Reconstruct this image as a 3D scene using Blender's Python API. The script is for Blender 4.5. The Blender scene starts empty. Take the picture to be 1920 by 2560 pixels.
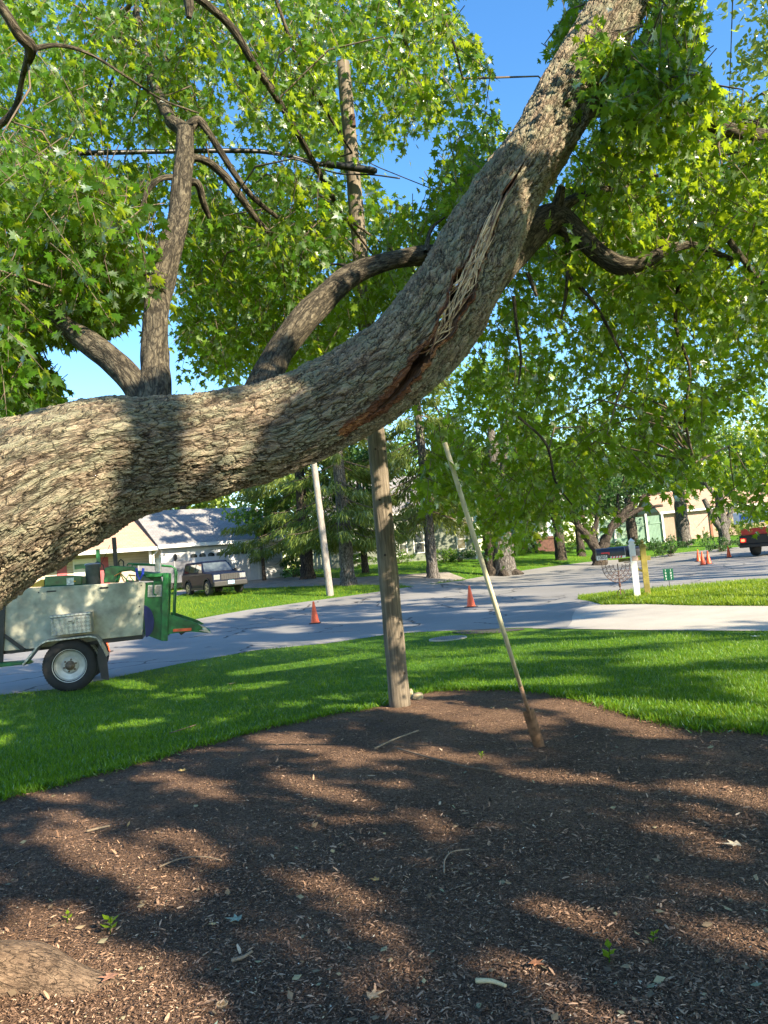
import bpy, bmesh, math, random
import numpy as np
from mathutils import Vector, Matrix
from mathutils.geometry import delaunay_2d_cdt
random.seed(7); RNG = np.random.default_rng(7)
scene = bpy.context.scene
C = scene.collection
# ------------------------------------------------------------------ camera
W, H, F = 1920.0, 2560.0, 1920.0
EYE = 1.65
PITCH = math.atan(120/1920); ROLL = 0.093
cp, sp = math.cos(PITCH), math.sin(PITCH)
FWD = np.array([0, cp, sp]); UP0 = np.array([0, -sp, cp]); R0 = np.array([1.0, 0, 0])
CU = math.cos(ROLL)*UP0 + math.sin(ROLL)*R0
CR = math.cos(ROLL)*R0 - math.sin(ROLL)*UP0
cam_d = bpy.data.cameras.new('camera'); cam = bpy.data.objects.new('camera', cam_d); C.objects.link(cam)
m3 = Matrix((CR.tolist(), CU.tolist(), (-FWD).tolist())).transposed()
cam.matrix_world = Matrix.Translation((0, 0, EYE)) @ m3.to_4x4()
cam_d.sensor_fit = 'VERTICAL'; cam_d.sensor_height = 36.0; cam_d.lens = 36.0*F/H
cam_d.clip_start = 0.05; cam_d.clip_end = 3000
scene.camera = cam
# ------------------------------------------------------------------ light
SUN_EL, SUN_AZ = math.radians(29), math.atan2(-0.67, 0.74)      # direction TOWARDS the sun: behind and right of the camera
SUN = np.array([math.cos(SUN_EL)*math.cos(SUN_AZ), math.cos(SUN_EL)*math.sin(SUN_AZ), math.sin(SUN_EL)])
world = bpy.data.worlds.new('World'); scene.world = world; world.use_nodes = True
wn = world.node_tree; bg = wn.nodes['Background']
sky = wn.nodes.new('ShaderNodeTexSky'); sky.sky_type = 'NISHITA'; sky.sun_disc = False
sky.sun_elevation = SUN_EL; sky.sun_rotation = math.pi/2 - SUN_AZ
sky.air_density = 1.0; sky.dust_density = 0.25; sky.ozone_density = 1.5
hs = wn.nodes.new('ShaderNodeHueSaturation'); hs.inputs['Saturation'].default_value = 1.3; hs.inputs['Hue'].default_value = .502; wn.links.new(sky.outputs[0], hs.inputs['Color']); wn.links.new(hs.outputs[0], bg.inputs[0]); bg.inputs[1].default_value = 0.105
sl = bpy.data.lights.new('sun', 'SUN'); sl.energy = 5.0; sl.angle = math.radians(0.53); sl.color = (1.0, 0.86, 0.64)
so = bpy.data.objects.new('sun', sl); C.objects.link(so)
so.rotation_euler = Vector((-SUN).tolist()).to_track_quat('-Z', 'Y').to_euler(); so.location = (8, -8, 20)
vs = scene.view_settings; vs.view_transform = 'Standard'; vs.look = 'None'; vs.gamma = 1; vs.exposure = 1.84
scene.cycles.max_bounces = 6; scene.cycles.transparent_max_bounces = 8; scene.cycles.transmission_bounces = 3; scene.cycles.diffuse_bounces = 3
# ------------------------------------------------------------------ pixel and terrain maths
K = 1920/1659.0
AK = np.array([-0.9, -0.5, 0.0, 0.16, 0.36, 0.6])
YK = [np.array(v, float) for v in ([0,9,13.7,24,29,40,51,90,400], [0,9,13.7,24,29,40,51,90,400], [0,8,14,18,30,42,60,90,400],
      [0,8,14,18,43,52,64,90,400], [0,12,17,21,25,50,58,75,400], [0,12,17,21,25,50,58,75,400])]
ZK = [np.array(v, float) for v in ([0,-.03,-.15,-.15,.05,.86,1.3,1.8,1.8], [0,-.03,-.15,-.15,.05,.86,1.3,1.8,1.8], [0,0,-.10,-.15,-.12,.55,1.4,1.8,1.8],
      [0,0,-.08,-.13,-.05,.35,1.2,1.6,1.8], [0,0,.02,.08,-.12,-.13,-.08,.85,1.8], [0,0,.02,.08,-.12,-.13,-.08,.85,1.8])]
def tz(x, y):
    x = np.asarray(x, float); y = np.asarray(y, float)
    yy = np.maximum(y, 0.0); a = np.clip(x/np.maximum(yy, 6.0), -0.9, 0.6)
    zs = np.stack([np.interp(yy, YK[i], ZK[i]) for i in range(6)])
    i = np.clip(np.searchsorted(AK, a, side='right')-1, 0, 4)
    t = (a-AK[i])/(AK[i+1]-AK[i]); t = t*t*(3-2*t)
    zi = np.take_along_axis(zs.reshape(6, -1), i.reshape(1, -1), 0)[0].reshape(a.shape)
    zj = np.take_along_axis(zs.reshape(6, -1), (i+1).reshape(1, -1), 0)[0].reshape(a.shape)
    return zi*(1-t)+zj*t
def T(x, y): return float(tz(np.array([x]), np.array([y]))[0])
def ray(u, v):
    u = np.asarray(u, float); v = np.asarray(v, float)
    d = FWD + ((u-W/2)/F)[..., None]*CR + ((H/2-v)/F)[..., None]*CU
    return d/d[..., 1:2]                                   # y component 1
def P(u, v, Y):                                             # source pixel at forward distance Y
    d = ray(np.array([u]), np.array([v]))[0]; return np.array([d[0]*Y, Y, EYE+d[2]*Y])
def PD(u, v, Y): return P(u*K, v*K, Y)
def Gv(u, v):                                               # ground hit, arrays of source pixels
    d = ray(u, v); lo = np.full(d.shape[:-1], 0.4); hi = np.full(d.shape[:-1], 160.0)
    Ys = np.geomspace(0.5, 160, 160); hit = np.full(lo.shape, 160.0); done = np.zeros(lo.shape, bool); prev = np.full(lo.shape, 0.4)
    for Yv in Ys:
        below = (EYE+d[..., 2]*Yv) < tz(d[..., 0]*Yv, np.full(lo.shape, Yv))
        new = below & ~done; lo = np.where(new, prev, lo); hit = np.where(new, Yv, hit); done |= below; prev = np.full(lo.shape, Yv)
    hi = hit
    for _ in range(24):
        m = (lo+hi)/2; b = (EYE+d[..., 2]*m) < tz(d[..., 0]*m, m); hi = np.where(b, m, hi); lo = np.where(b, lo, m)
    return np.stack([d[..., 0]*hi, hi, EYE+d[..., 2]*hi], -1)
def G(u, v): return Gv(np.array([float(u)]), np.array([float(v)]))[0]
def GD(u, v): return G(u*K, v*K)
def proj(p):                                                # world -> display pixels (1659 wide), depth
    q = np.asarray(p, float)-np.array([0, 0, EYE]); z = q@FWD; zz = np.where(np.abs(z) < 1e-6, 1e-6, z)
    return (W/2+F*(q@CR)/zz)/K, (H/2-F*(q@CU)/zz)/K, z
def inpoly(px, py, poly):
    px = np.asarray(px); py = np.asarray(py); r = np.zeros(px.shape, bool); n = len(poly)
    for i in range(n):
        x1, y1 = poly[i]; x2, y2 = poly[(i+1) % n]
        c = ((y1 > py) != (y2 > py)); r ^= c & (px < (x2-x1)*(py-y1)/((y2-y1) if y2 != y1 else 1e-9)+x1)
    return r
# value noise in numpy
_perm = RNG.random((64, 64))
def vn(x, y):
    xi = np.floor(x).astype(int); yi = np.floor(y).astype(int); fx = x-xi; fy = y-yi; fx = fx*fx*(3-2*fx); fy = fy*fy*(3-2*fy)
    g = lambda a, b: _perm[a % 64, b % 64]
    return (g(xi, yi)*(1-fx)+g(xi+1, yi)*fx)*(1-fy)+(g(xi, yi+1)*(1-fx)+g(xi+1, yi+1)*fx)*fy
# ------------------------------------------------------------------ materials
def new_mat(name):
    m = bpy.data.materials.new(name); m.use_nodes = True; nt = m.node_tree
    return m, nt, nt.nodes['Principled BSDF'], nt.nodes['Material Output']
def ramp(nt, stops, fac):
    r = nt.nodes.new('ShaderNodeValToRGB'); e = r.color_ramp.elements
    while len(e) < len(stops): e.new(0.5)
    for k, (p, c) in enumerate(stops): e[k].position = p; e[k].color = (*c, 1)
    nt.links.new(fac, r.inputs[0]); return r.outputs[0]
def coord(nt, kind='Object', scale=(1, 1, 1), attr=None):
    if attr:
        a = nt.nodes.new('ShaderNodeAttribute'); a.attribute_name = attr; o = a.outputs['Vector']
    else:
        o = nt.nodes.new('ShaderNodeTexCoord').outputs[kind]
    mp = nt.nodes.new('ShaderNodeMapping'); mp.inputs['Scale'].default_value = scale
    nt.links.new(o, mp.inputs[0]); return mp.outputs[0]
def noise(nt, vec, scale, detail=4, rough=0.55, dist=0):
    n = nt.nodes.new('ShaderNodeTexNoise'); n.inputs['Scale'].default_value = scale; n.inputs['Detail'].default_value = detail
    n.inputs['Roughness'].default_value = rough; n.inputs['Distortion'].default_value = dist
    nt.links.new(vec, n.inputs['Vector']); return n.outputs['Fac']
def vor(nt, vec, scale, feature='F1', out='Distance', rnd=1):
    n = nt.nodes.new('ShaderNodeTexVoronoi'); n.feature = feature; n.inputs['Scale'].default_value = scale; n.inputs['Randomness'].default_value = rnd
    nt.links.new(vec, n.inputs['Vector']); return n.outputs[out]
def mth(nt, op, a, b=None, clamp=False):
    n = nt.nodes.new('ShaderNodeMath'); n.operation = op; n.use_clamp = clamp
    for k, v in ((0, a), (1, b)):
        if v is None: continue
        if isinstance(v, (int, float)): n.inputs[k].default_value = v
        else: nt.links.new(v, n.inputs[k])
    return n.outputs[0]
def mix(nt, fac, a, b, mode='MIX'):
    n = nt.nodes.new('ShaderNodeMix'); n.data_type = 'RGBA'; n.blend_type = mode
    for k, v in ((0, fac), (6, a), (7, b)):
        if isinstance(v, (int, float)): n.inputs[k].default_value = v
        elif isinstance(v, tuple): n.inputs[k].default_value = (*v, 1)
        else: nt.links.new(v, n.inputs[k])
    return n.outputs[2]
def bump(nt, bs, h, strength=0.5, dist=0.02):
    b = nt.nodes.new('ShaderNodeBump'); b.inputs['Strength'].default_value = strength; b.inputs['Distance'].default_value = dist
    nt.links.new(h, b.inputs['Height']); nt.links.new(b.outputs[0], bs.inputs['Normal'])
def simple(name, col, rough=0.6, metal=0.0, var=0.15, sc=6, bmp=0.1, spec=0.5, coat=0):
    m, nt, bs, _ = new_mat(name); v = coord(nt); n = noise(nt, v, sc, 5)
    lo = tuple(c*(1-var) for c in col); hi = tuple(min(1, c*(1+var)) for c in col)
    nt.links.new(ramp(nt, [(0.36, lo), (0.62, hi)], n), bs.inputs['Base Color'])
    bs.inputs['Roughness'].default_value = rough; bs.inputs['Metallic'].default_value = metal; bs.inputs['Specular IOR Level'].default_value = spec
    bs.inputs['Coat Weight'].default_value = coat
    if bmp: bump(nt, bs, noise(nt, v, sc*6, 3), bmp, 0.01)
    return m
def m_bark(name, cols, sc=9.0, stretch=0.38, disp=0.03, crack=0.12, attr='rest', true_disp=False, peel=False, lichen=None):
    m, nt, bs, out = new_mat(name)
    v0 = coord(nt, attr=attr, scale=(1, 1, stretch))
    nz = nt.nodes.new('ShaderNodeTexNoise'); nz.inputs['Scale'].default_value = sc*0.9; nz.inputs['Detail'].default_value = 3
    nt.links.new(v0, nz.inputs['Vector'])
    add = nt.nodes.new('ShaderNodeVectorMath'); add.operation = 'MULTIPLY_ADD'; add.inputs[1].default_value = (0.11,)*3
    nt.links.new(nz.outputs['Color'], add.inputs[0]); nt.links.new(v0, add.inputs[2]); v = add.outputs[0]
    e = vor(nt, v, sc, 'DISTANCE_TO_EDGE'); e2 = vor(nt, v, sc*2.7, 'DISTANCE_TO_EDGE')
    cell = vor(nt, v, sc, 'F1', 'Color')
    sep = nt.nodes.new('ShaderNodeSeparateColor'); nt.links.new(cell, sep.inputs[0])
    plate = mth(nt, 'MULTIPLY', mth(nt, 'MINIMUM', e, crack), 1/crack)
    plate2 = mth(nt, 'MULTIPLY', mth(nt, 'MINIMUM', e2, 0.10), 10)
    fine = noise(nt, v0, sc*7, 6, 0.7)
    fl = coord(nt, attr=attr, scale=(1, 1, 0.5)); flake = noise(nt, fl, sc*1.6, 5, 0.65, 0.8)
    fl2 = coord(nt, attr=attr, scale=(1, 1, 0.16)); rdg = mth(nt, 'ABSOLUTE', mth(nt, 'SUBTRACT', noise(nt, fl2, sc*1.1, 4, 0.6, 1.2), .5)); ridge = mth(nt, 'MULTIPLY', mth(nt, 'MINIMUM', rdg, .06), 16)
    ter = mth(nt, 'SNAP', flake, .09); terd = mth(nt, 'ADD', mth(nt, 'MULTIPLY', ter, .7), mth(nt, 'MULTIPLY', flake, .3))
    h = mth(nt, 'ADD', mth(nt, 'MULTIPLY', plate, 0.5), mth(nt, 'MULTIPLY', plate2, 0.17))
    h = mth(nt, 'ADD', h, mth(nt, 'MULTIPLY', sep.outputs[0], 0.16)); h = mth(nt, 'ADD', h, mth(nt, 'MULTIPLY', fine, 0.25)); h = mth(nt, 'ADD', h, mth(nt, 'MULTIPLY', terd, 1.1)); h = mth(nt, 'ADD', h, mth(nt, 'MULTIPLY', ridge, .45))
    base = ramp(nt, [(0.36, cols[0]), (0.5, cols[1]), (0.66, cols[2])], mth(nt, 'ADD', mth(nt, 'MULTIPLY', flake, 0.7), mth(nt, 'MULTIPLY', fine, 0.3)))
    big = noise(nt, v0, 1.6, 3)
    if lichen: base = mix(nt, ramp(nt, [(0.42, (0, 0, 0)), (0.6, (.75,)*3)], noise(nt, v0, sc*0.8, 5, 0.7)), base, lichen)
    base = mix(nt, ramp(nt, [(0.56, (0, 0, 0)), (0.7, (.6,)*3)], big), base, cols[3])
    deep = mth(nt, 'MULTIPLY', plate, ridge)
    base = mix(nt, ramp(nt, [(0.0, (.8,)*3), (0.5, (0, 0, 0))], deep), base, tuple(c*0.22 for c in cols[0]))
    if peel:
        a = nt.nodes.new('ShaderNodeAttribute'); a.attribute_name = 'peel'
        pz = mth(nt, 'ADD', a.outputs['Fac'], mth(nt, 'MULTIPLY', mth(nt, 'SUBTRACT', flake, 0.5), 1.4))
        fib = noise(nt, coord(nt, attr=attr, scale=(1, 1, .05)), 60, 4)
        pc = ramp(nt, [(0.3, (.045, .018, .01)), (0.55, (.16, .065, .032)), (0.72, (.36, .17, .07))], fib)
        base = mix(nt, ramp(nt, [(0.45, (0, 0, 0)), (0.6, (1, 1, 1))], mth(nt, 'MULTIPLY', pz, a.outputs['Fac'])), base, pc)
    nt.links.new(base, bs.inputs['Base Color']); bs.inputs['Roughness'].default_value = 0.9; bs.inputs['Specular IOR Level'].default_value = 0.25
    if true_disp:
        d = nt.nodes.new('ShaderNodeDisplacement'); d.inputs['Midlevel'].default_value = 1.55; d.inputs['Scale'].default_value = disp
        nt.links.new(h, d.inputs['Height']); nt.links.new(d.outputs[0], out.inputs['Displacement']); m.displacement_method = 'BOTH'
    else: bump(nt, bs, h, 1.0, disp)
    return m
def m_leaf(name, dark, mid, light, trans, tw=0.5, gloss=0.35):
    m, nt, bs, out = new_mat(name); nt.nodes.remove(bs)
    a = nt.nodes.new('ShaderNodeAttribute'); a.attribute_name = 'tint'
    col = ramp(nt, [(0.0, dark), (0.55, mid), (1.0, light)], a.outputs['Fac'])
    df = nt.nodes.new('ShaderNodeBsdfDiffuse'); tl = nt.nodes.new('ShaderNodeBsdfTranslucent'); gl = nt.nodes.new('ShaderNodeBsdfGlossy')
    gl.inputs['Roughness'].default_value = 0.4; gl.inputs['Color'].default_value = (1, 1, 1, 1)
    geo = nt.nodes.new('ShaderNodeNewGeometry')
    pale = mix(nt, 0.07, col, (0.30, 0.38, 0.22)); dcol = mix(nt, geo.outputs['Backfacing'], col, pale)   # paler underside
    nt.links.new(dcol, df.inputs['Color']); tc = mix(nt, 0.6, col, trans); nt.links.new(tc, tl.inputs['Color'])
    s1 = nt.nodes.new('ShaderNodeMixShader'); s1.inputs[0].default_value = tw; nt.links.new(df.outputs[0], s1.inputs[1]); nt.links.new(tl.outputs[0], s1.inputs[2])
    fr = nt.nodes.new('ShaderNodeFresnel'); fr.inputs[0].default_value = 1.4
    s2 = nt.nodes.new('ShaderNodeMixShader'); nt.links.new(mth(nt, 'MULTIPLY', fr.outputs[0], gloss*1.6, True), s2.inputs[0]); nt.links.new(s1.outputs[0], s2.inputs[1]); nt.links.new(gl.outputs[0], s2.inputs[2])
    nt.links.new(s2.outputs[0], out.inputs[0]); return m
MAPLE = m_leaf('maple_leaf', (.012, .045, .005), (.050, .140, .008), (.17, .28, .018), (.52, .66, .018), 0.55, .12)
BGLEAF = m_leaf('oak_leaf', (.035, .085, .015), (.07, .15, .02), (.14, .24, .03), (.40, .55, .04), 0.45, .1)
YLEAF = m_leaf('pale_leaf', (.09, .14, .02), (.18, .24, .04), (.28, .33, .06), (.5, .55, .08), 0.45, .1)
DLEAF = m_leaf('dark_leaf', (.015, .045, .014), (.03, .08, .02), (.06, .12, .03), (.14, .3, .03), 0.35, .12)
NEEDLE = m_leaf('spruce_needle', (.04, .07, .018), (.095, .14, .028), (.21, .24, .045), (.38, .42, .05), 0.35, .05)
GRASS = m_leaf('grass_blade', (.028, .09, .005), (.066, .17, .008), (.17, .28, .014), (.40, .55, .02), 0.42, .07)
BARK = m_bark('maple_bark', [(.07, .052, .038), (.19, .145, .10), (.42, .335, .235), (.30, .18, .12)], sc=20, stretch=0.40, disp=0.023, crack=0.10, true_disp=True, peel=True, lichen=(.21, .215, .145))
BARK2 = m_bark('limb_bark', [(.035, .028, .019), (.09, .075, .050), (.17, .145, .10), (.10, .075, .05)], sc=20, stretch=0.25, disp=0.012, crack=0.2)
BARK_FAR = m_bark('old_bark', [(.07, .06, .052), (.16, .145, .13), (.27, .25, .235), (.2, .17, .15)], sc=9, stretch=0.25, disp=0.04, crack=0.2)
BARK_DARK = m_bark('dark_bark', [(.03, .025, .02), (.075, .06, .048), (.14, .115, .09), (.1, .075, .05)], sc=8, stretch=0.25, disp=0.04, crack=0.2)
TWIG = simple('twig_bark', (.10, .075, .05), .85, var=.4, sc=8)
# ------------------------------------------------------------------ mesh building
class MB:
    def __init__(s): s.v = []; s.f = []
    def add(s, vs, fs):
        n = len(s.v); s.v += [tuple(float(c) for c in p) for p in vs]; s.f += [tuple(i+n for i in f) for f in fs]; return s
    def box(s, c, size, rz=0, rx=0, ry=0, taper=1.0):
        hx, hy, hz = size[0]/2, size[1]/2, size[2]/2; R = Matrix.Rotation(rz, 3, 'Z') @ Matrix.Rotation(ry, 3, 'Y') @ Matrix.Rotation(rx, 3, 'X')
        vs = []
        for z in (-hz, hz):
            k = taper if z > 0 else 1
            for x, y in ((-hx, -hy), (hx, -hy), (hx, hy), (-hx, hy)): vs.append(Vector(c)+R @ Vector((x*k, y*k, z)))
        return s.add(vs, [(0, 3, 2, 1), (4, 5, 6, 7), (0, 1, 5, 4), (1, 2, 6, 5), (2, 3, 7, 6), (3, 0, 4, 7)])
    def bx(s, x0, x1, y0, y1, z0, z1): return s.box(((x0+x1)/2, (y0+y1)/2, (z0+z1)/2), (abs(x1-x0), abs(y1-y0), abs(z1-z0)))
    def prism(s, poly, y0, y1):                             # polygon in local x,z extruded along y
        n = len(poly); ar = sum(poly[i][0]*poly[(i+1) % n][1]-poly[(i+1) % n][0]*poly[i][1] for i in range(n))
        if ar < 0: poly = poly[::-1]
        vs = [(x, y0, z) for x, z in poly]+[(x, y1, z) for x, z in poly]
        return s.add(vs, [tuple(range(n)), tuple(range(2*n-1, n-1, -1))]+[(i, i+n, (i+1) % n+n, (i+1) % n) for i in range(n)])
    def tube(s, path, rad, n=8, cap=True):
        p = [np.array(q, float) for q in path]; m = len(p)
        if not hasattr(rad, '__len__'): rad = [rad]*m
        t0 = p[1]-p[0]; t0 /= np.linalg.norm(t0)+1e-9; a = np.cross(t0, [0, 0, 1.0])
        if np.linalg.norm(a) < 1e-3: a = np.array([1.0, 0, 0])
        a /= np.linalg.norm(a); vs = []
        for i in range(m):
            t = p[min(i+1, m-1)]-p[max(i-1, 0)]; t /= np.linalg.norm(t)+1e-9
            a = a-t*np.dot(a, t); a /= np.linalg.norm(a)+1e-9; b = np.cross(t, a)
            for k in range(n):
                th = 2*math.pi*k/n; vs.append(p[i]+rad[i]*(math.cos(th)*a+math.sin(th)*b))
        fs = [(i*n+k, i*n+(k+1) % n, (i+1)*n+(k+1) % n, (i+1)*n+k) for i in range(m-1) for k in range(n)]
        if cap: fs += [tuple(range(n))[::-1], tuple((m-1)*n+k for k in range(n))]
        return s.add(vs, fs)
    def lathe(s, prof, c=(0, 0, 0), axis='z', n=24, cap=True):
        vs = []; m = len(prof)
        for r, h in prof:
            for k in range(n):
                th = 2*math.pi*k/n; q = (r*math.cos(th), r*math.sin(th), h)
                if axis == 'y': q = (q[0], -q[2], q[1])
                if axis == 'x': q = (q[2], q[0], q[1])
                vs.append((c[0]+q[0], c[1]+q[1], c[2]+q[2]))
        fs = [(i*n+k, i*n+(k+1) % n, (i+1)*n+(k+1) % n, (i+1)*n+k) for i in range(m-1) for k in range(n)]
        if cap: fs += [tuple(range(n))[::-1], tuple((m-1)*n+k for k in range(n))]
        return s.add(vs, fs)
    def build(s, name, m, parent=None, smooth=False, bevel=0, off=None):
        me = bpy.data.meshes.new(name); me.from_pydata(s.v, [], s.f); me.update()
        o = bpy.data.objects.new(name, me); C.objects.link(o); me.materials.append(m)
        if parent: o.parent = parent
        if off is not None: o.location = off
        if smooth:
            for p in me.polygons: p.use_smooth = True
        if bevel:
            b = o.modifiers.new('bevel', 'BEVEL'); b.width = bevel; b.segments = 2; b.limit_method = 'ANGLE'
        return o
def npmesh(name, V, Fc, m, parent=None, attrs=None, smooth=False, off=None):   # Fc (n,k)
    me = bpy.data.meshes.new(name); V = np.ascontiguousarray(V, np.float32); Fc = np.ascontiguousarray(Fc, np.int32)
    me.vertices.add(len(V)); me.vertices.foreach_set('co', V.ravel())
    k = Fc.shape[1]; me.loops.add(Fc.size); me.loops.foreach_set('vertex_index', Fc.ravel())
    me.polygons.add(len(Fc)); me.polygons.foreach_set('loop_start', np.arange(0, Fc.size, k, dtype=np.int32))
    me.polygons.foreach_set('use_smooth', np.full(len(Fc), smooth, bool))
    for an, arr in (attrs or {}).items():
        if arr.ndim == 2:
            at = me.attributes.new(an, 'FLOAT_VECTOR', 'POINT'); at.data.foreach_set('vector', np.ascontiguousarray(arr, np.float32).ravel())
        else:
            at = me.attributes.new(an, 'FLOAT', 'POINT'); at.data.foreach_set('value', np.ascontiguousarray(arr, np.float32))
    me.update(calc_edges=True); me.validate()
    o = bpy.data.objects.new(name, me); C.objects.link(o); me.materials.append(m)
    if parent: o.parent = parent
    if off is not None: o.location = off
    return o
def thing(name, label, cat, loc=(0, 0, 0), rotz=0, group=None):
    o = bpy.data.objects.new(name, None); C.objects.link(o); o.location = [float(c) for c in loc]; o.rotation_euler = (0, 0, rotz)
    o.empty_display_size = 0.2; o['label'] = label; o['category'] = cat
    if group: o['group'] = group
    return o
def tag(o, label=None, cat=None, group=None, kind=None):
    for k, v in (('label', label), ('category', cat), ('group', group), ('kind', kind)):
        if v: o[k] = v
    return o
def neg(l): return (-float(l[0]), -float(l[1]), -float(l[2]))
# leaf instancing ---------------------------------------------------
def star_leaf():
    pts = [(0, 0), (.13, .05), (.36, -.06), (.24, .16), (.55, .30), (.27, .36), (.34, .58), (.13, .52), (0, 1.0), (-.13, .52), (-.34, .58), (-.27, .36), (-.55, .30), (-.24, .16), (-.36, -.06), (-.13, .05)]
    V = [(0, .30, .03)]+[(x, y, -.10*(x*x)*2-.12*max(0, y-.5)) for x, y in pts]
    n = len(pts); return np.array(V), np.array([(0, 1+i, 1+(i+1) % n) for i in range(n)])
def small_star():
    pts = [(0, 0), (.42, .05), (.2, .26), (.5, .55), (.14, .5), (0, 1), (-.14, .5), (-.5, .55), (-.2, .26), (-.42, .05)]
    V = [(0, .3, .04)]+[(x, y, -.15*abs(x)) for x, y in pts]; n = len(pts)
    return np.array(V), np.array([(0, 1+i, 1+(i+1) % n) for i in range(n)])
def oval_leaf(): return np.array([(0, 0, 0), (.3, .45, -.05), (0, 1, 0), (-.3, .45, -.05)]), np.array([(0, 1, 2), (0, 2, 3)])
def needle_leaf(): return np.array([(-.05, 0, 0), (.05, 0, 0), (.075, .5, 0), (0, 1, 0), (-.07, .5, .02)]), np.array([(0, 1, 2), (0, 2, 3), (0, 3, 4)])
def instance(tmpl, pos, ydir, nrm, size):                   # leaf axis ydir, normal nrm
    V, Fc = tmpl; y = ydir/np.linalg.norm(ydir, axis=1, keepdims=True)
    x = np.cross(y, nrm); x /= np.linalg.norm(x, axis=1, keepdims=True)+1e-9; z = np.cross(x, y)
    P_ = pos[:, None, :]+size[:, None, None]*(V[None, :, 0:1]*x[:, None, :]+V[None, :, 1:2]*y[:, None, :]+V[None, :, 2:3]*z[:, None, :])
    n = len(V); Fi = (Fc[None]+np.arange(len(pos))[:, None, None]*n)
    return P_.reshape(-1, 3), Fi.reshape(-1, 3)
def leaves_obj(name, tmpl, pos, ydir, nrm, size, tint, m, parent=None, off=None):
    V, Fc = instance(tmpl, pos, ydir, nrm, size)
    return npmesh(name, V, Fc, m, parent, {'tint': np.repeat(tint, len(tmpl[0]))}, off=off)
def rnorm(n, up=0.6):
    v = RNG.normal(size=(n, 3)); v[:, 2] = np.abs(v[:, 2])*1.0+up; return v/np.linalg.norm(v, axis=1, keepdims=True)
# ------------------------------------------------------------------ GROUND
def ext(pts): return [tuple(GD(u, v)[:2]) for u, v in pts]
near_edge = [(-700, 1640), (-300, 1560), (0, 1502), (130, 1487), (230, 1468), (400, 1430), (560, 1405), (700, 1391), (870, 1368), (940, 1362), (1130, 1357), (1280, 1360), (1400, 1362), (1659, 1364), (2500, 1372)]
drive_far = [(2500, 1290), (1659, 1310), (1500, 1309), (1300, 1307), (1272, 1299)]
island_top = [(1272, 1299), (1262, 1287), (1330, 1279), (1420, 1272), (1540, 1262), (1659, 1252), (2500, 1170)]
far_edge = [(2500, 1090), (1659, 1178), (1600, 1181), (1450, 1196), (1300, 1211), (1150, 1230), (1050, 1243), (960, 1259), (850, 1274), (720, 1292), (600, 1308), (470, 1328), (380, 1345), (0, 1400), (-700, 1510)]
road_poly = ext(near_edge[:11])+ext([(1220, 1359), (1245, 1330), (1272, 1299)])+ext(island_top[1:])+ext(far_edge)
drive_poly = ext([(1220, 1359), (1280, 1360), (1400, 1362), (1659, 1364), (2500, 1372)])+ext(drive_far)+ext([(1262, 1297), (1228, 1320), (1195, 1345), (1150, 1358)])
gsrc = [(440, 1490), (560, 1462), (614, 1471), (854, 1463), (950, 1462), (1045, 1466), (1165, 1447), (1120, 1430), (992, 1437), (850, 1446), (749, 1441), (660, 1446), (560, 1452), (440, 1478)]
gravel_poly = [tuple(G(u, v)[:2]) for u, v in gsrc]
mulch_edge = [(-500, 1880), (-200, 1790), (0, 1727), (100, 1701), (250, 1662), (430, 1611), (560, 1577), (700, 1546), (830, 1524), (870, 1503), (930, 1493), (1020, 1489), (1110, 1489), (1200, 1499), (1290, 1519), (1400, 1553), (1500, 1574), (1659, 1584), (2000, 1600)]
_me = [tuple(GD(u, v)[:2]) for u, v in mulch_edge]
mulch_poly = []
for i in range(len(_me)-1):
    for k in range(8):
        t = k/8; x = _me[i][0]*(1-t)+_me[i+1][0]*t; y = _me[i][1]*(1-t)+_me[i+1][1]*t
        j = 0.035*(math.sin(x*7.3+y*3)+math.sin(x*17.1)); mulch_poly.append((x, y+j))
mulch_poly += [(4.6, 6.0), (5.2, 3), (4.5, -3.0), (-4.5, -3.0), (-5.4, 2.5)]
def resample(poly, d):
    out = []
    for i in range(len(poly)):
        a = np.array(poly[i]); b = np.array(poly[(i+1) % len(poly)]); n = max(1, int(np.linalg.norm(b-a)/d))
        out += [tuple(a+(b-a)*k/n) for k in range(n)]
    return out
def roughen(poly, amp):
    return [(x+amp*(vn(np.array([x*1.7]), np.array([y*1.7]))[0]-.5)*2*min(1, y/20), y+amp*(vn(np.array([x*1.9+9]), np.array([y*1.9]))[0]-.5)*2) for x, y in poly]
road_poly = roughen(resample(road_poly, 1.2), .25)
polys = {'road': road_poly, 'driveway': resample(drive_poly, 1.5), 'gravel_path': gravel_poly, 'mulch_bed': mulch_poly}
gx = np.unique(np.round(np.concatenate([np.arange(-24, 30, .9), np.arange(-60, 80, 4), np.linspace(-600, 600, 21)]), 3))
gy = np.unique(np.round(np.concatenate([np.arange(-3, 66, .9), np.arange(-40, 110, 5), np.linspace(-400, 900, 21)]), 3))
pts = [Vector((float(x), float(y))) for x in gx for y in gy]; edges = []
for nm, pl in polys.items():
    n0 = len(pts); pts += [Vector((float(x), float(y))) for x, y in pl]; edges += [(n0+i, n0+(i+1) % len(pl)) for i in range(len(pl))]
res = delaunay_2d_cdt(pts, edges, [], 0, 1e-4)
cv = np.array([(p.x, p.y) for p in res[0]]); cf = np.array([f for f in res[2] if len(f) == 3])
cz = tz(cv[:, 0], cv[:, 1]); V3 = np.column_stack([cv, cz]); cen = cv[cf].mean(1)
a0 = cv[cf]; area2 = (a0[:, 1, 0]-a0[:, 0, 0])*(a0[:, 2, 1]-a0[:, 0, 1])-(a0[:, 2, 0]-a0[:, 0, 0])*(a0[:, 1, 1]-a0[:, 0, 1])
cf = np.where((area2 < 0)[:, None], cf[:, ::-1], cf)
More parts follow.
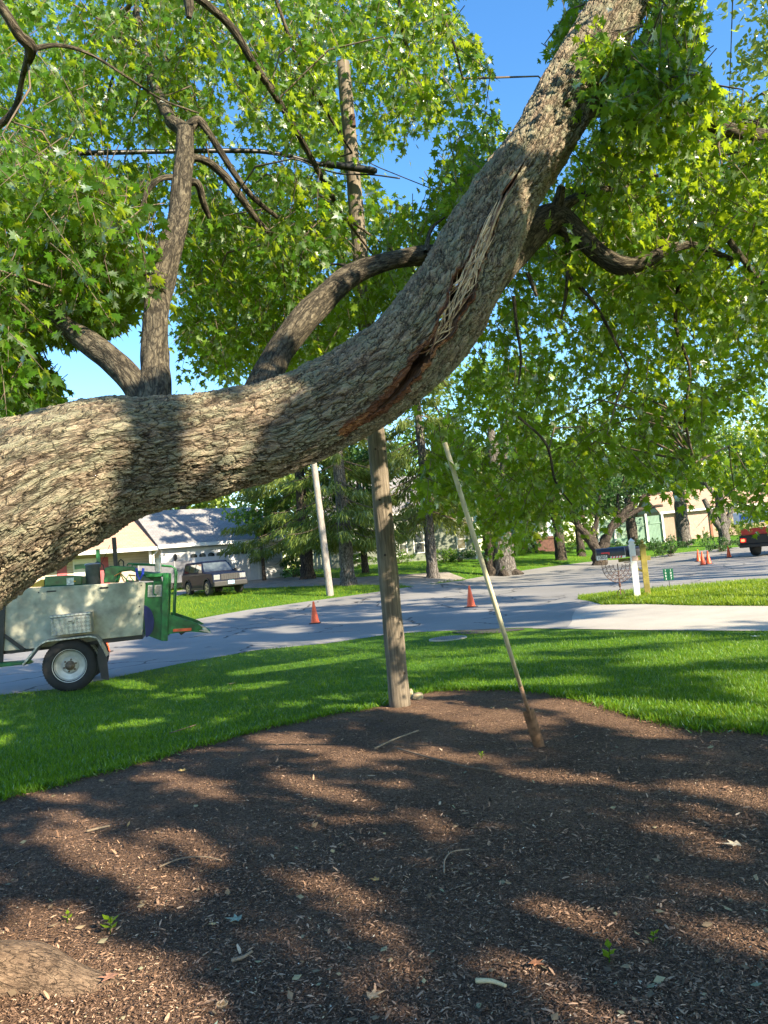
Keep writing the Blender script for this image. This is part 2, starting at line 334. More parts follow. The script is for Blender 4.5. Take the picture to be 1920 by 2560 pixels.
def sub(mask, dz, name, m):
    f = cf[mask]; u, inv = np.unique(f, return_inverse=True); V = V3[u]+np.array([0, 0, dz])
    o = npmesh(name, V, inv.reshape(-1, 3), m, smooth=True); o['kind'] = 'structure'; return o
# ground materials
def ground_mats():
    m, nt, bs, _ = new_mat('lawn'); v = coord(nt)
    n1 = noise(nt, v, .35, 4); n2 = noise(nt, v, 9, 5, .7); n3 = noise(nt, v, 70, 3, .8)
    s = mth(nt, 'ADD', mth(nt, 'MULTIPLY', n1, .35), mth(nt, 'ADD', mth(nt, 'MULTIPLY', n2, .35), mth(nt, 'MULTIPLY', n3, .3)))
    nt.links.new(ramp(nt, [(.36, (.028, .09, .006)), (.5, (.075, .19, .010)), (.62, (.17, .28, .022))], s), bs.inputs['Base Color'])
    bs.inputs['Roughness'].default_value = .85; bs.inputs['Specular IOR Level'].default_value = .15; bump(nt, bs, mth(nt, 'ADD', n3, n2), 1, .06); lawn = m
    m, nt, bs, _ = new_mat('asphalt'); v = coord(nt)
    n1 = noise(nt, v, .25, 4); n2 = noise(nt, v, 55, 3, .8); n3 = noise(nt, v, 3, 5, .7)
    base = ramp(nt, [(.35, (.15, .143, .132)), (.55, (.215, .205, .19)), (.7, (.28, .265, .24))], mth(nt, 'ADD', mth(nt, 'MULTIPLY', n1, .5), mth(nt, 'ADD', mth(nt, 'MULTIPLY', n2, .3), mth(nt, 'MULTIPLY', n3, .2))))
    nz = nt.nodes.new('ShaderNodeTexNoise'); nz.inputs['Scale'].default_value = 1.3; nz.inputs['Detail'].default_value = 5; nt.links.new(v, nz.inputs['Vector'])
    ad = nt.nodes.new('ShaderNodeVectorMath'); ad.operation = 'MULTIPLY_ADD'; ad.inputs[1].default_value = (.9, .9, .9); nt.links.new(nz.outputs['Color'], ad.inputs[0]); nt.links.new(v, ad.inputs[2])
    cr = vor(nt, ad.outputs[0], .33, 'DISTANCE_TO_EDGE'); msk = mth(nt, 'GREATER_THAN', noise(nt, v, .22, 2), .47)
    crk = mth(nt, 'MULTIPLY', mth(nt, 'LESS_THAN', cr, .011), msk)
    nt.links.new(mix(nt, crk, base, (.03, .028, .026)), bs.inputs['Base Color']); bs.inputs['Roughness'].default_value = .8; bump(nt, bs, n2, .5, .008); asph = m
    m, nt, bs, _ = new_mat('pale_concrete'); v = coord(nt); n1 = noise(nt, v, .5, 5, .7); n2 = noise(nt, v, 60, 3, .8)
    nt.links.new(ramp(nt, [(.35, (.27, .245, .21)), (.65, (.42, .385, .33))], mth(nt, 'ADD', mth(nt, 'MULTIPLY', n1, .6), mth(nt, 'MULTIPLY', n2, .4))), bs.inputs['Base Color'])
    bs.inputs['Roughness'].default_value = .85; bump(nt, bs, n2, .4, .006); conc = m
    m, nt, bs, _ = new_mat('gravel'); v = coord(nt); n1 = noise(nt, v, 1.2, 5, .7); n2 = noise(nt, v, 25, 4, .8)
    nt.links.new(ramp(nt, [(.4, (.13, .11, .09)), (.62, (.36, .32, .27))], mth(nt, 'ADD', mth(nt, 'MULTIPLY', n1, .4), mth(nt, 'MULTIPLY', n2, .6))), bs.inputs['Base Color'])
    bs.inputs['Roughness'].default_value = .9; bump(nt, bs, n2, .6, .03); grav = m
    m, nt, bs, _ = new_mat('mulch'); v = coord(nt); n1 = noise(nt, v, 1.1, 4, .6); n2 = noise(nt, v, 45, 6, .75, .8); n3 = vor(nt, coord(nt, scale=(1, 1, 1)), 90)
    nt.links.new(ramp(nt, [(.33, (.038, .023, .015)), (.48, (.135, .08, .05)), (.61, (.32, .195, .125)), (.76, (.46, .31, .205))], mth(nt, 'ADD', mth(nt, 'MULTIPLY', n1, .25), mth(nt, 'MULTIPLY', n2, .75))), bs.inputs['Base Color'])
    bs.inputs['Roughness'].default_value = .95; bs.inputs['Specular IOR Level'].default_value = .2; bump(nt, bs, mth(nt, 'ADD', n2, n3), 1, .03)
    return lawn, asph, conc, grav, m
LAWN, ASPH, CONC, GRAV, MULCH = ground_mats()
masks = {k: inpoly(cen[:, 0], cen[:, 1], pl) for k, pl in polys.items()}
sub(np.ones(len(cf), bool), 0, 'ground', LAWN)
sub(masks['gravel_path'] & ~masks['road'], .004, 'gravel_path', GRAV)
sub(masks['road'], .006, 'road', ASPH)
sub(masks['driveway'] & ~masks['road'], .010, 'driveway', CONC)
sub(masks['mulch_bed'], .004, 'mulch_bed', MULCH)
# ------------------------------------------------------------------ BIG MAPLE
TP = [(-420, 2120, 3.15, 270), (-450, 1900, 3.18, 225), (-440, 1650, 3.22, 200), (-330, 1420, 3.3, 188), (-190, 1255, 3.42, 180), (-60, 1140, 3.52, 174), (70, 1062, 3.6, 164), (205, 1004, 3.72, 143), (335, 980, 3.85, 121), (475, 955, 3.98, 106), (635, 912, 4.13, 104),
      (785, 833, 4.3, 102), (910, 725, 4.47, 97), (1000, 598, 4.65, 88), (1080, 445, 4.85, 75), (1165, 312, 5.05, 69), (1248, 168, 5.3, 66), (1315, 50, 5.5, 65), (1400, -100, 5.8, 60), (1490, -260, 6.2, 52), (1560, -450, 6.8, 42), (1590, -640, 7.4, 30)]
def catmull(pts, n):
    P_ = np.array(pts, float); P_ = np.vstack([2*P_[0]-P_[1], P_, 2*P_[-1]-P_[-2]]); out = []
    for i in range(1, len(P_)-2):
        for k in range(n):
            t = k/n; a, b, c, d = P_[i-1], P_[i], P_[i+1], P_[i+2]
            out.append(.5*((2*b)+(-a+c)*t+(2*a-5*b+4*c-d)*t*t+(-a+3*b-3*c+d)*t**3))
    out.append(P_[-2]); return np.array(out)
tp = [(*PD(u, v, Y), r*K/F*Y) for u, v, Y, r in TP]
tp[0] = (tp[0][0], tp[0][1], -0.15, tp[0][3])
base_xy = tp[0][:2]; MAPLE_BASE = (tp[0][0], tp[0][1], 0.0)
maple = thing('maple_tree', 'huge leaning maple with a long splintered crack in its curved trunk over the mulch bed', 'tree', MAPLE_BASE)
MOFF = neg(MAPLE_BASE)
cen_c = catmull(tp, 60); seg = np.r_[0, np.cumsum(np.linalg.norm(np.diff(cen_c[:, :3], axis=0), axis=1))]
L = seg[-1]; NS = int(L/0.0075); ss = np.linspace(0, L, NS); cc = np.column_stack([np.interp(ss, seg, cen_c[:, k]) for k in range(4)])
Tn = np.gradient(cc[:, :3], axis=0); Tn /= np.linalg.norm(Tn, axis=1, keepdims=True)
Fv = np.array([0, 0, EYE])-cc[:, :3]; Fv -= Tn*(Fv*Tn).sum(1, keepdims=True); Fv /= np.linalg.norm(Fv, axis=1, keepdims=True)
Sv = np.cross(Tn, Fv)                                        # check sign: should point to image lower right
u0, v0, _ = proj(cc[NS//2, :3]); u1, v1, _ = proj(cc[NS//2, :3]+.1*Sv[NS//2])
if v1 < v0: Sv = -Sv
pu, pv, _ = proj(cc[:, :3])
# crack parameters as function of s via display x of the centreline
sx = pu
inr = (ss > L*.2)
CX = [720, 770, 805, 850, 900, 940, 985, 1020, 1050, 1090, 1130, 1190, 1240]
CQ = [.55, .50, .42, .32, .25, .14, .06, .02, -.02, -.05, -.12, -.26, -.38]
CWF = [0, .006, .022, .036, .056, .066, .060, .044, .024, .007, .0, .0, 0]     # half width metres at the front
q = np.interp(sx, CX, CQ); wf = np.interp(sx, CX, CWF, left=0, right=0)*inr
wf = .85*wf*(1+.45*(vn(ss*7, ss*0)-.5)*2+.22*(vn(ss*23, ss*0+5)-.5)*2)
CB = [800, 850, 880, 905, 925, 945, 960, 985, 1005, 1030, 1050]
CBW = [0, .008, .016, .01, .0, .012, .026, .03, .02, .008, 0]
wb = np.interp(sx, CB, CBW, left=0, right=0)*inr
rad = cc[:, 3]; thf = np.arcsin(np.clip(q, -.9, .9)); thb = math.pi - thf*0.6 + 0.05
NA = 150
def lump(s, th, r): return 1+.05*(vn(s*3.1+0*th, th*1.7+20)-.5)*2+.03*(vn(s*7.7+0*th, th*3.7+9)-.5)*2+.05*np.sin(s*2.3+1)*np.cos(th*2+s*.7)+.035*np.sin(th*3+s*3.1)+.02*np.sin(th*5-s*5)
def ringpt(i, th):
    z = ss[i]; rr = rad[i]*lump(z, th, 0)
    low = np.exp(-np.maximum(cc[i, 2], 0)/.28); rr = rr*(1+low*.35*np.maximum(0, np.cos(3*th+1.1)))
    return cc[i, :3]+rr[..., None]*(np.cos(th)[..., None]*Fv[i]+np.sin(th)[..., None]*Sv[i])
I = np.arange(NS); da = wf/rad; db = wb/rad
def arc(lo, hi):
    t = np.linspace(0, 1, NA); th = lo[:, None]*(1-t)+hi[:, None]*t
    rr = rad[:, None]*lump(ss[:, None], th, 0); low = np.exp(-np.maximum(cc[:, 2], 0)/.28)[:, None]; rr = rr*(1+low*.35*np.maximum(0, np.cos(3*th+1.1)))
    # edges of the split lift a little
    dz = np.minimum(np.abs(th-lo[:, None]), np.abs(th-hi[:, None]))*rr
    rr = rr+(.5*wf[:, None]*np.exp(-dz/.05))*(np.abs(dz) < .3)
    p = cc[:, None, :3]+rr[..., None]*(np.cos(th)[..., None]*Fv[:, None]+np.sin(th)[..., None]*Sv[:, None])
    rest = np.stack([np.cos(th)*.36, np.sin(th)*.36, np.broadcast_to(ss[:, None], th.shape)], -1)*np.array([1, 1, 1])
    rest[..., :2] *= (rad[:, None, None]/.36)
    px, py, _ = proj(p)
    pe = np.exp(-dz/(.05+.07*np.clip((900-sx)/120, 0, 1)*(sx > 600))[:, None])*np.clip(np.interp(sx, [640, 700, 800, 900, 1100, 1200, 1260], [0, 1.3, 1.3, 1, .6, .35, 0], left=0, right=0)*inr, 0, 1)[:, None]*1.05
    return p, rest, pe
A, RA, PA = arc(thf+da, thb-db); B, RB, PB = arc(thb+db, thf+2*math.pi-da)
Vt = np.concatenate([A.reshape(-1, 3), B.reshape(-1, 3)]); Rt = np.concatenate([RA.reshape(-1, 3), RB.reshape(-1, 3)]); Pt = np.concatenate([PA.ravel(), PB.ravel()])
ii, jj = np.meshgrid(np.arange(NS-1), np.arange(NA-1), indexing='ij'); f1 = np.stack([ii*NA+jj, ii*NA+jj+1, (ii+1)*NA+jj+1, (ii+1)*NA+jj], -1).reshape(-1, 4)
Ft = np.concatenate([f1, f1+NS*NA])
nv = np.cross(A[5, 10]-A[5, 9], A[6, 9]-A[5, 9]); 
if np.dot(nv, A[5, 9]-cc[5, :3]) < 0: Ft = Ft[:, ::-1]
trunk = npmesh('trunk', Vt, Ft, BARK, maple, {'rest': Rt, 'peel': Pt}, True, MOFF)
# inner walls of the split
sel = np.where((wf > .0015))[0]; KW = 10
def m_torn():
    m, nt, bs, _ = new_mat('torn_wood'); fib = noise(nt, coord(nt, attr='rest', scale=(1, 1, .06)), 70, 5, .7)
    nt.links.new(ramp(nt, [(.32, (.03, .014, .008)), (.48, (.12, .058, .03)), (.6, (.30, .16, .08)), (.72, (.48, .32, .17))], fib), bs.inputs['Base Color'])
    bs.inputs['Roughness'].default_value = .8; bump(nt, bs, fib, 1, .012); return m
TORN = m_torn()
wv, wr, wfc = [], [], []
for side, (a, b) in enumerate(((A[:, 0], A[:, -1]), (B[:, -1], B[:, 0]))):
    t = np.linspace(0, 1, KW)[None, :, None]; p = a[sel][:, None]*(1-t)+b[sel][:, None]*t
    jit = (vn(ss[sel][:, None]*14+t[0, :, 0][None]*3, t[0, :, 0][None]*9+np.zeros((len(sel), 1))+side*7)-.5)*.05
    mid = np.sin(t[0, :, 0]*math.pi)[None]; p = p+(jit*mid*np.minimum(1, wf[sel]/.03)[:, None])[..., None]*Sv[sel][:, None]
    n0 = sum(len(x) for x in wv); wv.append(p.reshape(-1, 3)); wr.append(np.stack([np.broadcast_to(t[0, :, 0]*.4, (len(sel), KW)), np.full((len(sel), KW), side*1.0), np.broadcast_to(ss[sel][:, None], (len(sel), KW))], -1).reshape(-1, 3))
    i2, j2 = np.meshgrid(np.arange(len(sel)-1), np.arange(KW-1), indexing='ij'); ok = (np.diff(sel) == 1)[i2]
    f = np.stack([i2*KW+j2, i2*KW+j2+1, (i2+1)*KW+j2+1, (i2+1)*KW+j2], -1)[ok]; wfc.append(f.reshape(-1, 4)+n0)
npmesh('torn_wood', np.concatenate(wv), np.concatenate(wfc), TORN, maple, {'rest': np.concatenate(wr)}, True, MOFF)
# splinters
PALE = simple('pale_splinter', (.46, .33, .19), .7, var=.35, sc=14); spl = MB(); spd = MB()
rs = random.Random(3)
def sidx(x): return int(np.argmin(np.abs(np.where(inr, sx, -9e9)-x)))
for k in range(130):
    x = rs.choice([rs.uniform(850, 920), rs.uniform(900, 970), rs.uniform(940, 1010), rs.uniform(950, 1020), rs.uniform(1000, 1035)]); i = sidx(x); Ls = rs.uniform(.08, .36)*(1.3 if x > 900 else .8); j = min(NS-1, i+int(Ls/.0075))
    w0 = wf[i]*rs.uniform(-.95, .95); w1 = max(wf[j], .014)*rs.uniform(-1.3, 1.3); dep = rs.uniform(-.035, .016)
    def pt(ix, w, d): return cc[ix, :3]+(rad[ix]+d)*(math.cos(thf[ix])*Fv[ix]+math.sin(thf[ix])*Sv[ix])+w*(math.cos(thf[ix])*Sv[ix]-math.sin(thf[ix])*Fv[ix])
    p0 = pt(i, w0, dep); p1 = pt(j, w1, dep+rs.uniform(-.03, .03)); pm = (p0+p1)/2+Fv[i]*rs.uniform(-.01, .025)+Sv[i]*rs.uniform(-.012, .012)
    r = rs.uniform(.0012, .0045)*(1.9 if rs.random() < .2 else 1)
    (spl if rs.random() < .78 else spd).tube([p0, p0*.6+pm*.4, pm, pm*.4+p1*.6, p1], [r*.6, r, r*1.1, r*.8, .0006], 4)
spl.build('splinters', PALE, maple, off=MOFF)
spd.build('splinters', TORN, maple, off=MOFF)
# roots
def tubeobj(paths, name, m, parent, off, n=14, sub_=10, rough=0.06, seed=0):
    VV, FF, RR = [], [], []; n0 = 0
    for pi, path in enumerate(paths):
        c = catmull(path, sub_); s = np.r_[0, np.cumsum(np.linalg.norm(np.diff(c[:, :3], axis=0), axis=1))]
        t = np.gradient(c[:, :3], axis=0); t /= np.linalg.norm(t, axis=1, keepdims=True)+1e-9
        a = np.cross(t[0], [0, 0, 1.0]); a = a if np.linalg.norm(a) > .05 else np.array([1., 0, 0]); a /= np.linalg.norm(a); av = []
        for i in range(len(c)): a = a-t[i]*np.dot(a, t[i]); a /= np.linalg.norm(a)+1e-9; av.append(a.copy())
        av = np.array(av); bv = np.cross(t, av); th = np.linspace(0, 2*math.pi, n, endpoint=False)
        rr = c[:, 3:4]*(1+rough*np.sin(th*2+s[:, None]*4+seed+pi)+rough*.7*np.sin(th*3-s[:, None]*9+pi)+rough*.8*(vn(s[:, None]*7+pi*3, th[None]*1.2+np.zeros((len(c), 1)))-.5)*2)
        p = c[:, None, :3]+rr[..., None]*(np.cos(th)[None, :, None]*av[:, None]+np.sin(th)[None, :, None]*bv[:, None])
        rest = np.stack([np.cos(th)[None]*c[:, 3:4]+pi*2.1, np.sin(th)[None]*c[:, 3:4], np.broadcast_to(s[:, None], (len(c), n))], -1)
        i2, j2 = np.meshgrid(np.arange(len(c)-1), np.arange(n), indexing='ij')
        f = np.stack([i2*n+j2, i2*n+(j2+1) % n, (i2+1)*n+(j2+1) % n, (i2+1)*n+j2], -1).reshape(-1, 4)+n0
        tip = np.array([[n0+(len(c)-1)*n+k for k in (0, n//4, n//2, 3*n//4)]]+[[n0+k, n0+(k+1) % n, n0+(n//2+1+0*k) % n, n0+n//2] for k in range(n//2)])
        VV.append(p.reshape(-1, 3)); RR.append(rest.reshape(-1, 3)); FF += [f, tip]; n0 += len(c)*n
    return npmesh(name, np.concatenate(VV), np.concatenate(FF), m, parent, {'rest': np.concatenate(RR)}, True, off)
ROOTM = m_bark('root_bark', [(.08, .052, .034), (.17, .115, .075), (.27, .19, .125), (.20, .13, .085)], sc=26, stretch=.22, disp=.006, crack=.05)
def gp(u, v, h=0): g = GD(u, v); return (g[0], g[1], g[2]+h)
bx_, by_ = base_xy
g1 = gp(-110, 2120); g2 = gp(60, 2120); g3 = gp(220, 2135); g4 = gp(380, 2150)
roots = [[(bx_, by_, .55, .30), (bx_+.35, by_+.02, .34, .26), (g1[0], g1[1], -.01, .22), (g2[0], g2[1], -.12, .20), (g3[0], g3[1], -.135, .155), (g4[0], g4[1], -.14, .11)],
         [(bx_, by_, .5, .28), (bx_+.3, by_-.35, .22, .22), (bx_+.7, by_-.72, .0, .16), (bx_+1.0, by_-1.0, -.12, .1)],
         [(bx_, by_, .5, .28), (bx_-.4, by_+.4, .2, .2), (bx_-.9, by_+.7, -.1, .1)], [(bx_, by_, .5, .28), (bx_-.4, by_-.4, .2, .2), (bx_-.9, by_-.7, -.1, .1)]]
tubeobj(roots, 'root', ROOTM, maple, MOFF, n=90, sub_=40, rough=.10)
# limbs (display px, depth, radius px)
def lp(pts): return [(*PD(u, v, Y), r*K/F*Y) for u, v, Y, r in pts]
LIMBS = [
 [(337, 930, 3.95, 36), (336, 862, 4.1, 34), (334, 800, 4.3, 31), (336, 720, 4.5, 28), (340, 640, 4.7, 30), (352, 590, 4.85, 30), (372, 520, 5.0, 24), (388, 450, 5.2, 22), (394, 380, 5.3, 22), (400, 310, 5.5, 21), (398, 282, 5.6, 18), (370, 262, 5.7, 15), (352, 225, 5.9, 12), (333, 185, 6.2, 10), (315, 125, 6.6, 9), (300, 60, 7, 7), (290, -40, 7.5, 5)],
 [(325, 900, 4.1, 30), (290, 832, 4.2, 28), (240, 775, 4.35, 27), (190, 740, 4.5, 25), (150, 710, 4.7, 22), (122, 680, 4.9, 19), (80, 640, 5.2, 15), (30, 590, 5.6, 11), (-40, 560, 6, 8)],
 [(400, 285, 5.6, 15), (428, 262, 5.6, 12), (450, 285, 5.6, 8), (478, 330, 5.65, 8), (510, 380, 5.7, 7), (545, 425, 5.8, 6), (600, 470, 6, 4)],
 [(400, 340, 5.4, 10), (440, 345, 5.5, 9), (480, 375, 5.6, 9), (520, 425, 5.7, 8), (560, 480, 5.9, 6), (605, 522, 6.1, 4)],
 [(385, 400, 5.3, 9), (425, 395, 5.3, 8), (440, 440, 5.4, 7), (452, 470, 5.5, 5)],
 [(392, 385, 5.3, 7), (350, 385, 5.2, 6), (322, 410, 5.2, 5), (305, 450, 5.2, 3.5), (290, 490, 5.2, 2)],
 [(552, 900, 4.3, 40), (568, 832, 4.6, 34), (600, 765, 4.9, 32), (650, 700, 5.1, 31), (705, 640, 5.3, 26), (760, 595, 5.5, 24), (830, 566, 5.6, 21), (900, 553, 5.7, 22), (960, 556, 5.75, 24), (1030, 575, 5.7, 26)],
 [(1000, 660, 4.7, 38), (1050, 620, 4.9, 38), (1095, 565, 5.1, 36), (1140, 515, 5.25, 30), (1185, 475, 5.4, 32), (1215, 480, 5.45, 30), (1255, 512, 5.4, 23), (1300, 552, 5.35, 21), (1345, 574, 5.3, 20), (1395, 566, 5.3, 15), (1440, 540, 5.3, 11), (1500, 530, 5.4, 8), (1580, 560, 5.5, 6)],
 [(1190, 470, 5.4, 18), (1225, 440, 5.5, 12), (1265, 418, 5.6, 9), (1310, 408, 5.7, 7), (1352, 405, 5.8, 5), (1420, 380, 6, 3.5)],
 [(1195, 470, 5.4, 14), (1207, 430, 5.4, 11), (1212, 405, 5.4, 9)],
 [(1250, 215, 5.3, 40), (1310, 225, 5.35, 26), (1360, 210, 5.4, 22), (1420, 215, 5.5, 21), (1490, 240, 5.6, 20), (1560, 275, 5.7, 15), (1640, 290, 5.9, 12), (1750, 280, 6.2, 9)],
 [(920, 545, 5.6, 6), (925, 515, 5.7, 4.5), (935, 490, 5.8, 3.5), (960, 470, 6, 2.5)],
 [(380, -40, 5.0, 13), (440, 5, 5.1, 9), (500, 60, 5.3, 9), (550, 140, 5.5, 8), (600, 215, 5.8, 8), (650, 300, 6.1, 7), (690, 375, 6.4, 6), (740, 465, 6.8, 4)],
 [(-60, -60, 4.4, 14), (5, 20, 4.5, 11), (40, 75, 4.6, 11), (66, 105, 4.7, 13), (50, 160, 4.9, 6), (30, 240, 5.1, 8), (-30, 290, 5.2, 7)],
 [(66, 105, 4.7, 6), (130, 98, 4.8, 4), (200, 120, 5, 3.5), (280, 170, 5.2, 3), (350, 215, 5.4, 2.5), (430, 245, 5.5, 2)],
 [(400, -30, 4.9, 13), (408, 5, 4.9, 11), (408, 38, 4.9, 6)],
 [(590, -20, 6, 4), (625, 80, 6.1, 4), (665, 180, 6.3, 3.5), (710, 250, 6.5, 3), (760, 330, 6.8, 2)],
 [(860, -20, 6.5, 4), (870, 70, 6.6, 3.5), (900, 160, 6.8, 3), (930, 260, 7, 2)], [(930, -20, 6.5, 4), (975, 80, 6.6, 3), (1000, 170, 6.8, 2)],
 [(1225, 500, 5.4, 7), (1228, 560, 5.5, 6), (1225, 620, 5.5, 4.5), (1212, 690, 5.6, 3)],
 [(1232, 600, 5.5, 5), (1280, 650, 5.5, 3.5), (1320, 720, 5.6, 3), (1360, 800, 5.7, 2)],
 [(1110, 640, 5.2, 4), (1115, 700, 5.2, 4), (1125, 770, 5.2, 3), (1120, 830, 5.3, 2)],
 [(1575, 520, 5.4, 7), (1620, 580, 5.5, 6), (1680, 660, 5.7, 4)],
 [(1470, 580, 6, 4), (1460, 700, 6.1, 4), (1490, 800, 6.2, 3), (1480, 900, 6.3, 3), (1500, 1000, 6.4, 2)],
 [(1120, 900, 5.6, 3), (1180, 960, 5.7, 3), (1200, 1040, 5.8, 2.5), (1235, 1090, 5.9, 1.5)],
 [(1160, 640, 5.3, 4), (1140, 590, 5.3, 6)],
 [(780, 600, 5.5, 5), (750, 575, 5.5, 4), (715, 570, 5.6, 2)],
]
limb_w = [lp(l) for l in LIMBS]
big_l = [0, 1, 6, 7, 10]
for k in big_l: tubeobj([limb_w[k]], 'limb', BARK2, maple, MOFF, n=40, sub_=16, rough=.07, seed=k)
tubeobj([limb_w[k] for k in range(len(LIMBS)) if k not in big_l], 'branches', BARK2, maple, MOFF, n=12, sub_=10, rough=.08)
# ---- foliage of the big maple -------------------------------------------------
FOL = [  # polygon (display px), number of sprays, depth range, leaf tint shift
 ([(-150, -120), (960, -120), (975, 0), (1015, 60), (1050, 130), (1035, 165), (1085, 215), (1080, 290), (1050, 335), (985, 380), (950, 340), (905, 265), (870, 250), (800, 330), (800, 560), (660, 640), (560, 560), (420, 440), (340, 420), (330, 560), (320, 640), (150, 720), (60, 780), (140, 850), (90, 870), (0, 890), (-150, 900)], 2700, (5.4, 11), 0),
 ([(0, 330), (190, 330), (330, 470), (330, 620), (260, 700), (120, 660), (60, 760), (150, 850), (60, 860), (0, 900), (-120, 900), (-120, 330)], 620, (4.3, 6.5), -.1),
 ([(380, 440), (560, 430), (700, 480), (880, 440), (930, 520), (880, 600), (760, 700), (700, 760), (620, 790), (550, 770), (470, 790), (400, 760), (380, 600)], 900, (6.2, 12), .15),
 ([(1185, 40), (1235, -30), (1270, 0), (1230, 100), (1190, 140)], 40, (5.8, 7), .1),
 ([(1250, 90), (1330, 70), (1400, 100), (1500, 130), (1540, 190), (1500, 260), (1400, 270), (1330, 230), (1270, 190)], 95, (4.4, 5.2), .3),
 ([(1410, 0), (1530, -60), (1530, 40), (1500, 120), (1400, 110)], 70, (5.2, 7.5), .3),
 ([(1330, 100), (1540, 160), (1580, 250), (1760, 200), (1760, 700), (1200, 640), (1230, 420), (1290, 260)], 1000, (5.0, 10), .05),
 ([(1200, 350), (1300, 300), (1400, 400), (1760, 400), (1760, 1120), (1659, 1110), (1560, 1090), (1480, 1040), (1400, 1030), (1320, 1000), (1270, 1090), (1190, 1150), (1110, 1165), (1040, 1130), (1000, 1060), (950, 990), (960, 920), (1030, 760), (1110, 600)], 1550, (5.6, 11.5), 0),
 ([(850, 500), (1090, 400), (1080, 690), (900, 770)], 150, (6.5, 10), .1),
 ([(860, 960), (930, 920), (1010, 1000), (960, 1060), (900, 1050)], 42, (5.2, 6.5), 0),
 ([(960, 360), (1060, 300), (1080, 330), (1000, 470), (940, 520), (880, 500)], 55, (5.8, 8), .1),
]
HOLES = [[(395, 190), (470, 205), (450, 330), (480, 420), (550, 470), (570, 430), (510, 330), (560, 300), (520, 200), (440, 150)], [(80, 755), (200, 745), (305, 690), (312, 875), (100, 885), (160, 845)],
         [(860, 240), (960, 240), (1000, 300), (960, 330), (900, 320)], [(980, 0), (1230, 0), (1090, 280), (1060, 130)], [(1535, 0), (1560, 0), (1600, 160), (1540, 190), (1520, 120)],
         [(1205, 300), (1240, 260), (1290, 290), (1200, 400), (1180, 390)], [(370, 790), (540, 800), (540, 860), (370, 860)], [(1100, 280), (1180, 280), (1090, 420)]]
def poly_sample(poly, n):
    p = np.array(poly); lo, hi = p.min(0), p.max(0); out = np.zeros((0, 2))
    while len(out) < n:
        c = RNG.uniform(lo, hi, (n*3, 2)); c = c[inpoly(c[:, 0], c[:, 1], poly)]
        keep = (vn(c[:, 0]/75, c[:, 1]/75)*.6+vn(c[:, 0]/28+7, c[:, 1]/28)*.4) > RNG.uniform(.2, .52, len(c)); out = np.vstack([out, c[keep]])
    return out[:n]
sprP, sprD, sprT = [], [], []
limb_pts = np.concatenate([catmull(l, 6)[:, :3] for l in limb_w]+[cc[NS//2::60, :3]])
# lit shafts: gaps in foliage along the sun direction (points that are in full sun)
SH = np.array([SUN[0]/SUN[2], SUN[1]/SUN[2]])
def gpt(u, v): g = GD(u, v); return g[:2]-SH*(0)+0*g[:2]
LITE = [((120, 1800), (400, 1935), .20), ((335, 1785), (475, 1850), .12), ((340, 1672), (470, 1715), .17), ((600, 1680), (735, 1725), .15), ((30, 1990), (380, 2230), .28), ((-60, 2100), (200, 2230), .3), ((660, 1888), (815, 1962), .13),
        ((1145, 1968), (1340, 2045), .17), ((1040, 2060), (1260, 2200), .10), ((1500, 1690), (1660, 1745), .2), ((1540, 1985), (1670, 2050), .15), ((1110, 1668), (1290, 1690), .12), ((30, 1712), (200, 1730), .1), ((110, 1760), (230, 1790), .1),
        ((570, 1590), (800, 1640), .22), ((850, 1520), (1120, 1560), .25), ((1200, 1520), (1400, 1580), .3), ((900, 1625), (1060, 1645), .14), ((640, 1780), (700, 1800), .06), ((1420, 1780), (1560, 1830), .1), ((860, 1760), (960, 1790), .07),
        ((380, 1500), (580, 1480), .35), ((170, 1580), (330, 1560), .15), ((260, 1470), (330, 1490), .2), ((560, 1450), (780, 1420), .5), ((900, 1440), (1100, 1420), .45), ((1150, 1400), (1380, 1385), .5), ((1440, 1420), (1659, 1400), .6), ((1000, 1480), (1250, 1470), .3), ((1350, 1520), (1659, 1545), .35), ((640, 1520), (800, 1500), .2),
        ((0, 1650), (150, 1630), .12), ((400, 1580), (520, 1545), .15), ((900, 1500), (1010, 1495), .2)]
LE = [(GD(*a)[:2], GD(*b)[:2], w) for a, b, w in LITE]
TR = [((130, 900), 3.5, .10), ((180, 925), 3.5, .15), ((212, 990), 3.5, .13), ((222, 1050), 3.5, .09), ((20, 1010), 3.4, .09), ((40, 1090), 3.3, .15), ((70, 1140), 3.3, .08), ((20, 1185), 3.3, .14), ((435, 890), 3.8, .15), ((495, 905), 3.8, .15), ((465, 960), 3.8, .18), ((480, 1010), 3.8, .08), ((592, 838), 4.0, .09), ((600, 885), 4.0, .07), ((570, 850), 4, .05), ((1150, 320), 4.9, .16), ((1250, 130), 5.1, .22), ((1100, 400), 4.7, .07), ((1185, 260), 4.9, .18), ((1320, 20), 5.3, .2), ((840, 1075), 8.5, .2), ((680, 680), 5.0, .14), ((720, 640), 5.1, .1), ((860, 1440), 8.5, .18), ((350, 770), 4.2, .1), ((950, 430), 5, .03), ((1115, 560), 5, .1), ((740, 150), 9, .12)]
TRp = [(PD(u, v, Y), r) for (u, v), Y, r in TR]
def lit_mask(p, shrink=1.0):
    g = p[:, :2]-p[:, 2:3]*SH; m = np.zeros(len(p), bool)
    for a, b, w in LE:
        d = b-a; t = np.clip(((g-a)@d)/(d@d), 0, 1); dd = np.linalg.norm(g-(a+t[:, None]*d), axis=1); m |= dd < (w*.8+.04 if a[1] < 9 else w*1.2+.08)*shrink
    for c, r in TRp:
        q_ = p-c; al = q_@SUN; pr = np.linalg.norm(q_-al[:, None]*SUN, axis=1); m |= (pr < (r+.075)*shrink) & (al > .3)
    return m
